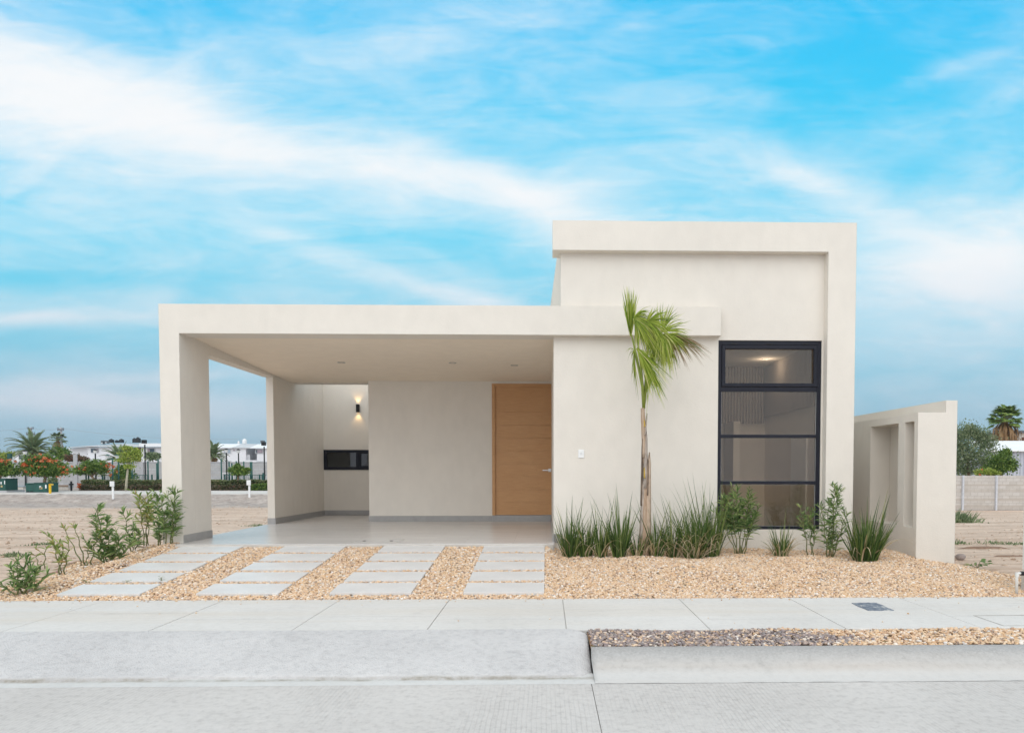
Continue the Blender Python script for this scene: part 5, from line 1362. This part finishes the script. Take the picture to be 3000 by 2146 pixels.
lamp(279, 1319, 58, 'black lantern post before the left window of the white house')
lamp(73, 1322, 58, 'black lantern post beside the date palm')
lamp(155, 1335, 58, 'short lantern post right of the date palm')
lamp(329, 1334, 55, 'double headed lantern post in the green fence', 2, dark=M_DGREEN)
lamp(663, 1317, 56, 'lantern post beside the palm, seen through the carport opening')
lamp(698.5, 1318, 57, 'lantern post before the stairwell, seen through the carport opening')
lamp(773.7, 1300, 55, 'tall bare floodlight mast at the right of the carport opening', 1, flood=True)
# green sports court fence
fn = thing('court_fence', (P(400, 1400, 53.5).x, 53.5, FZ), 'dark green sports court fence of tall posts behind the hedge', 'fence')
Df = 53.5
for px, pt in ((251, 1349), (258.5, 1349), (304.5, 1350), (347, 1351), (386.5, 1354), (433, 1350), (459, 1356), (463, 1345), (500, 1350), (560, 1350), (648, 1343), (671, 1352), (679, 1356), (692, 1350), (714, 1351), (733.6, 1352), (737.5, 1352), (790, 1350), (850, 1350)):
    t = P(px, pt, Df); MB().tube([(t.x, Df, FZ), (t.x, Df, t.z)], .055, 6).build('fence_post', M_DGREEN, fn, smooth=True)
mb = MB()
zl, zh = P(0, 1402, Df).z, P(0, 1388, Df).z
for (pa, pb_) in ((386, 433), (660, 780), (300, 345)):
    xa, xb = P(pa, 1390, Df).x, P(pb_, 1390, Df).x; z2 = P(0, 1391, Df).z
    x = xa
    while x < xb: mb.box(x, x+.018, Df-.01, Df+.01, FZ, z2); x += .11
    for z in (FZ+.3, (FZ+z2)/2, z2): mb.box(xa, xb, Df-.015, Df+.015, z-.02, z+.02)
mb.build('mesh_panel', M_DGREEN, fn)
mb = MB()
for px in (300, 445, 658, 760, 768, 771): t = P(px, 1390, Df-.4); mb.tube([(t.x, Df-.4, FZ), (t.x, Df-.4, P(px, 1389 if px != 771 else 1384, Df).z)], .06, 6)
mb.build('short_posts', M_DGREEN, fn)
# soccer goal
g0, g1 = P(652, 1406, 56), P(652, 1385.5, 56)
gl_ = thing('soccer_goal', (g0.x, 56, FZ), 'white soccer goal frame behind the hedge', 'goal')
x2 = P(686, 1385, 56).x
MB().tube([(g0.x-.05, 56, FZ), (g0.x, 56, g1.z), (x2, 56, g1.z), (x2-.05, 56, FZ)], .05, 6).build('goal_frame', M_WHITE, gl_)
MB().tube([(g0.x, 56, g1.z), (g0.x+.7, 57, g1.z-.1), (g0.x+.7, 57.4, FZ)], .035, 6).tube([(x2, 56, g1.z), (x2+.7, 57, g1.z-.1), (x2+.7, 57.4, FZ)], .035, 6).build('back_stay', M_WHITE, gl_)
# transformer boxes, post, signs, bin, benches
def transformer(px0, px1, py0, py1, D, label):
    a, b = P(px0, py1, D), P(px1, py0, D); r = thing('transformer_box', ((a.x+b.x)/2, D, a.z), label, 'transformer', 'green transformer boxes')
    w = b.x-a.x; zl_ = a.z+(b.z-a.z)*.93
    MB().box(a.x-.25, b.x+.2, D-.25, D+1.3, a.z-.14, a.z).build('pad', M_POLE, r)
    MB().box(a.x, a.x+w*.42, D, D+1.0, a.z, zl_).box(a.x+w*.425, b.x, D-.06, D+1.0, a.z, b.z).build('cabinet', M_GREEN, r, bevel=.02)
    MB().box(a.x-.03, a.x+w*.41, D-.05, D+1.03, zl_, zl_+.05).box(a.x+w*.415, b.x+.03, D-.1, D+1.03, b.z, b.z+.04).build('lid', M_GREEN, r, bevel=.01)
    MB().box(a.x+w*.66, a.x+w*.74, D-.075, D-.062, b.z-.30, b.z-.16).box(a.x+w*.93, a.x+w*.99, D-.075, D-.062, b.z-.30, b.z-.08).build('notice', M_WHITE, r)
    MB().box(a.x+w*.67, a.x+w*.80, D-.075, D-.062, a.z+.2, a.z+.32).build('warning_plate', plain('plate_yellow', (.45, .36, .18), .6), r)
    MB().box(a.x+w*.06, a.x+w*.16, D-.02, D-.002, a.z+.02, a.z+.08).box(a.x+w*.22, a.x+w*.34, D-.02, D-.002, a.z+.02, a.z+.08).build('vent', M_BLACK, r)
transformer(75.5, 139, 1415, 1441.5, 45, 'dark green electrical transformer box beside the yellow post')
transformer(-22, 17.5, 1403, 1436, 45.5, 'dark green transformer box cut off by the left edge')
y0_ = P(147, 1444, 43.2); t = P(147, 1417, 43.2)
yp = thing('yellow_post', (y0_.x, 43.2, FZ), 'bent yellow safety post next to the transformer box', 'post')
MB().tube([(y0_.x, 43.2, FZ), (y0_.x, 43.2, t.z-.05), (y0_.x-.03, 43.2, t.z)], .065, 8).build('upright', M_YEL, yp)
MB().tube([(y0_.x, 43.2, t.z-.04), (P(139, 1370, 43.2).x, 43.6, t.z-.04)], .06, 8).build('rail', M_YEL, yp)
def lot_sign(px, pyt, pyb, pyf, w, D, label):
    a, b, f = P(px-w, pyb, D), P(px+w, pyt, D), P(px+1, pyf, D)
    r = thing('lot_sign', (f.x, D, f.z), label, 'sign', 'blank white lot signs')
    MB().box(a.x, b.x, D, D+.05, a.z, b.z).build('panel', M_WHITE, r, bevel=.01); MB().box(f.x-.05, f.x+.05, D+.06, D+.11, f.z-.2, (a.z+b.z)/2).build('post', M_WHITE, r)
lot_sign(327.5, 1409, 1424, 1451, 6.3, 40.5, 'blank white sign on a post left of the carport column')
lot_sign(728, 1405.5, 1420.5, 1448, 5.8, 41, 'blank white sign on a post seen through the carport opening')
b0, b1 = P(206, 1434, 49), P(212, 1409, 49)
bn = thing('litter_bin', ((b0.x+b1.x)/2, 49, FZ), 'black and grey litter bin on a post by the far street', 'bin')
MB().box(b0.x-.12, b0.x+.02, 49, 49.3, b0.z+.1, b0.z+.42).build('bin_body', M_POLE, bn); MB().tube([(b0.x+.07, 49, FZ), (b0.x+.07, 49, b1.z)], .06, 8).box(b0.x-.05, b0.x+.2, 48.95, 49.05, b1.z-.25, b1.z-.15).build('post', M_BLACK, bn)
def bench(px0, px1, pyt, pyb, D, label, m):
    a, b = P(px0, pyb, D), P(px1, pyt, D); r = thing('concrete_bench', ((a.x+b.x)/2, D, a.z), label, 'bench', 'concrete benches by the far street')
    MB().box(a.x, b.x, D, D+.5, b.z-.08, b.z).build('seat', m, r, bevel=.01); MB().box(a.x+.05, b.x-.05, D+.05, D+.45, a.z, b.z-.08).build('plinth', M_LIP, r)
bench(150, 201, 1420.5, 1433, 50, 'long low bench with a brown seat right of the yellow post', plain('bench_brown', (.30, .20, .14), .8))
bench(18, 68, 1422, 1432, 51, 'long low bench with a blue grey seat left of the transformer box', plain('bench_blue', (.32, .38, .42), .8))

# ------------------------------------------------------------------ background on the right
rbz0, rbz1 = P(2900, 1502, 40).z, P(2900, 1391.5, 40).z
br_ = thing('block_wall', (28, 40, rbz0), 'tan and grey concrete block wall with pale pilasters on the right', 'wall')
MB().box(12, 46, 40, 40.2, rbz0-.5, rbz1-.02).build('wall', M_BLOCK2, br_)
MB().box(12, 46, 39.93, 39.995, rbz0-.4, P(0, 1497, 40).z).build('footing', plain('dark_footing', (.28, .25, .24), .95), br_)
for px in (2822, 2920, 3018, 2724):
    x = P(px, 1450, 39.9).x; MB().box(x-.045, x+.045, 39.89, 39.998, rbz0-.1, rbz1).build('pilaster', plain('pale_pilaster', (.56, .58, .62), .8), br_)
def mesq(label, D, cl, n, size, lm, seed, base):
    return tree('mesquite_tree', label, 'tree', base, D, cl, n, size, lm, None, None, seed=seed, tr_r=.10)
mesq('wispy grey green tree rising behind the right block wall', 44, [(2800, 1275, 26, 26), (2840, 1262, 24, 22), (2870, 1275, 24, 20), (2890, 1300, 30, 26), (2820, 1310, 34, 30), (2860, 1335, 40, 28), (2800, 1350, 30, 26), (2830, 1375, 40, 18), (2895, 1360, 30, 24)], 7500, .15, L_GREY, 31, (2840, 1400))
mesq('darker spreading tree before the corrugated shed', 42, [(2925, 1345, 24, 18), (2950, 1350, 22, 18), (2935, 1370, 26, 16), (2905, 1372, 26, 16), (2965, 1365, 14, 14), (2945, 1325, 14, 10)], 3600, .15, L_TREE, 32, (2935, 1400))
tree('low_shrub', 'low bright green shrub peeping over the right block wall', 'bush', (2895, 1400), 41.2, [(2895, 1382, 18, 8), (2915, 1386, 12, 6), (2868, 1384, 10, 7)], 1300, .13, L_LIME, seed=33, flowers=[(2871, 1388, 3)])
far_palm('bushy fan palm with brown skirt above the right wall', 2944, 1232, 60, 46, 1.55, .6, m_leaf('fan_green', [(0, (.07, .13, .02)), (.5, (.16, .25, .05)), (1, (.30, .38, .10))]), skirt=(420, 2.6, 1.15), fan=True, seed=9, tr_r=.3, lw=.10)
sh = thing('shed', (P(2960, 1380, 52).x+2, 52, -1.0), 'white roofed shed with corrugated grey wall behind the right trees', 'shed')
s = NT('corrugated'); w = s.n('ShaderNodeTexWave', wave_type='BANDS', bands_direction='X'); s.l(s.coord(), w.inputs['Vector']); w.inputs['Scale'].default_value = 1.2
s.base(s.ramp(w.outputs['Fac'], [(.2, (.38, .40, .46)), (.8, (.50, .52, .58))])); s.rough(.5); s.bump(w.outputs['Fac'], .5, .05); M_CORR = s.m
a, b = P(2900, 1395, 52), P(3100, 1322, 52); MB().box(a.x, b.x, 52, 58, -1.3, b.z).build('wall', M_CORR, sh)
c = P(2895, 1295, 56)
mb = MB(); mb.add([(a.x-.6, 51.7, b.z), (b.x, 51.7, b.z), (b.x, 55.5, c.z), (a.x+.4, 55.5, c.z), (a.x-.6, 51.7, b.z+.1), (b.x, 51.7, b.z+.1), (b.x, 55.5, c.z+.1), (a.x+.4, 55.5, c.z+.1)],
                  [(0, 3, 2, 1), (4, 5, 6, 7), (0, 1, 5, 4), (1, 2, 6, 5), (2, 3, 7, 6), (3, 0, 4, 7)]); mb.build('roof', M_WROOF, sh)
fh = thing('far_house', (P(3010, 1290, 75).x, 75, -1), 'cream house corner with dark roof edge at the far right', 'house')
a, b = P(2989, 1400, 75), P(3080, 1268, 75); MB().box(a.x, b.x, 75, 82, -1.3, b.z).build('wall', plain('cream_far', (.66, .60, .54), .8), fh)
MB().box(a.x-.3, b.x+.3, 74.6, 82.3, b.z, b.z+.25).build('roof', plain('slate_far', (.12, .14, .16), .8), fh)
a2, b2 = P(2993, 1291, 75), P(3010, 1280, 75); f = MB().box(a2.x, b2.x, 74.9, 74.99, a2.z, b2.z).build('window', M_BROWN, fh)
# distant ridge
mb = MB(); rs = random.Random(9); D = 3500
n = 110
for i in range(n+1):
    x = -4600 + 4100*i/n
    h = 135*math.exp(-((x+3150)/520)**2) + 60*math.exp(-((x+2100)/420)**2) + 6*math.sin(i*.8) + 5*rs.random()
    mb.v += [(x, D, -5), (x, D+250, max(4, h*.55)), (x, D+450, max(8, h)), (x, D+900, -5)]
for i in range(n): o = i*4; mb.f += [(o, o+4, o+5, o+1), (o+1, o+5, o+6, o+2), (o+2, o+6, o+7, o+3)]
struct(mb.build('hills', plain('hill_rock', (.20, .17, .14), .95, .25, .01), smooth=True))
hm = bpy.data.materials.new('haze_air'); hm.use_nodes = True; hn = hm.node_tree; hn.nodes.remove(hn.nodes['Principled BSDF'])
pv_ = hn.nodes.new('ShaderNodeVolumePrincipled'); pv_.inputs['Density'].default_value = .00030; pv_.inputs['Color'].default_value = (.70, .90, 1, 1); pv_.inputs['Anisotropy'].default_value = .1
hn.links.new(pv_.outputs[0], hn.nodes['Material Output'].inputs['Volume'])
tag(MB().box(-6000, 6000, -60.5, 9001, -6.5, 152).build('haze', hm), 'pale haze over the far hills', 'haze', kind='stuff')
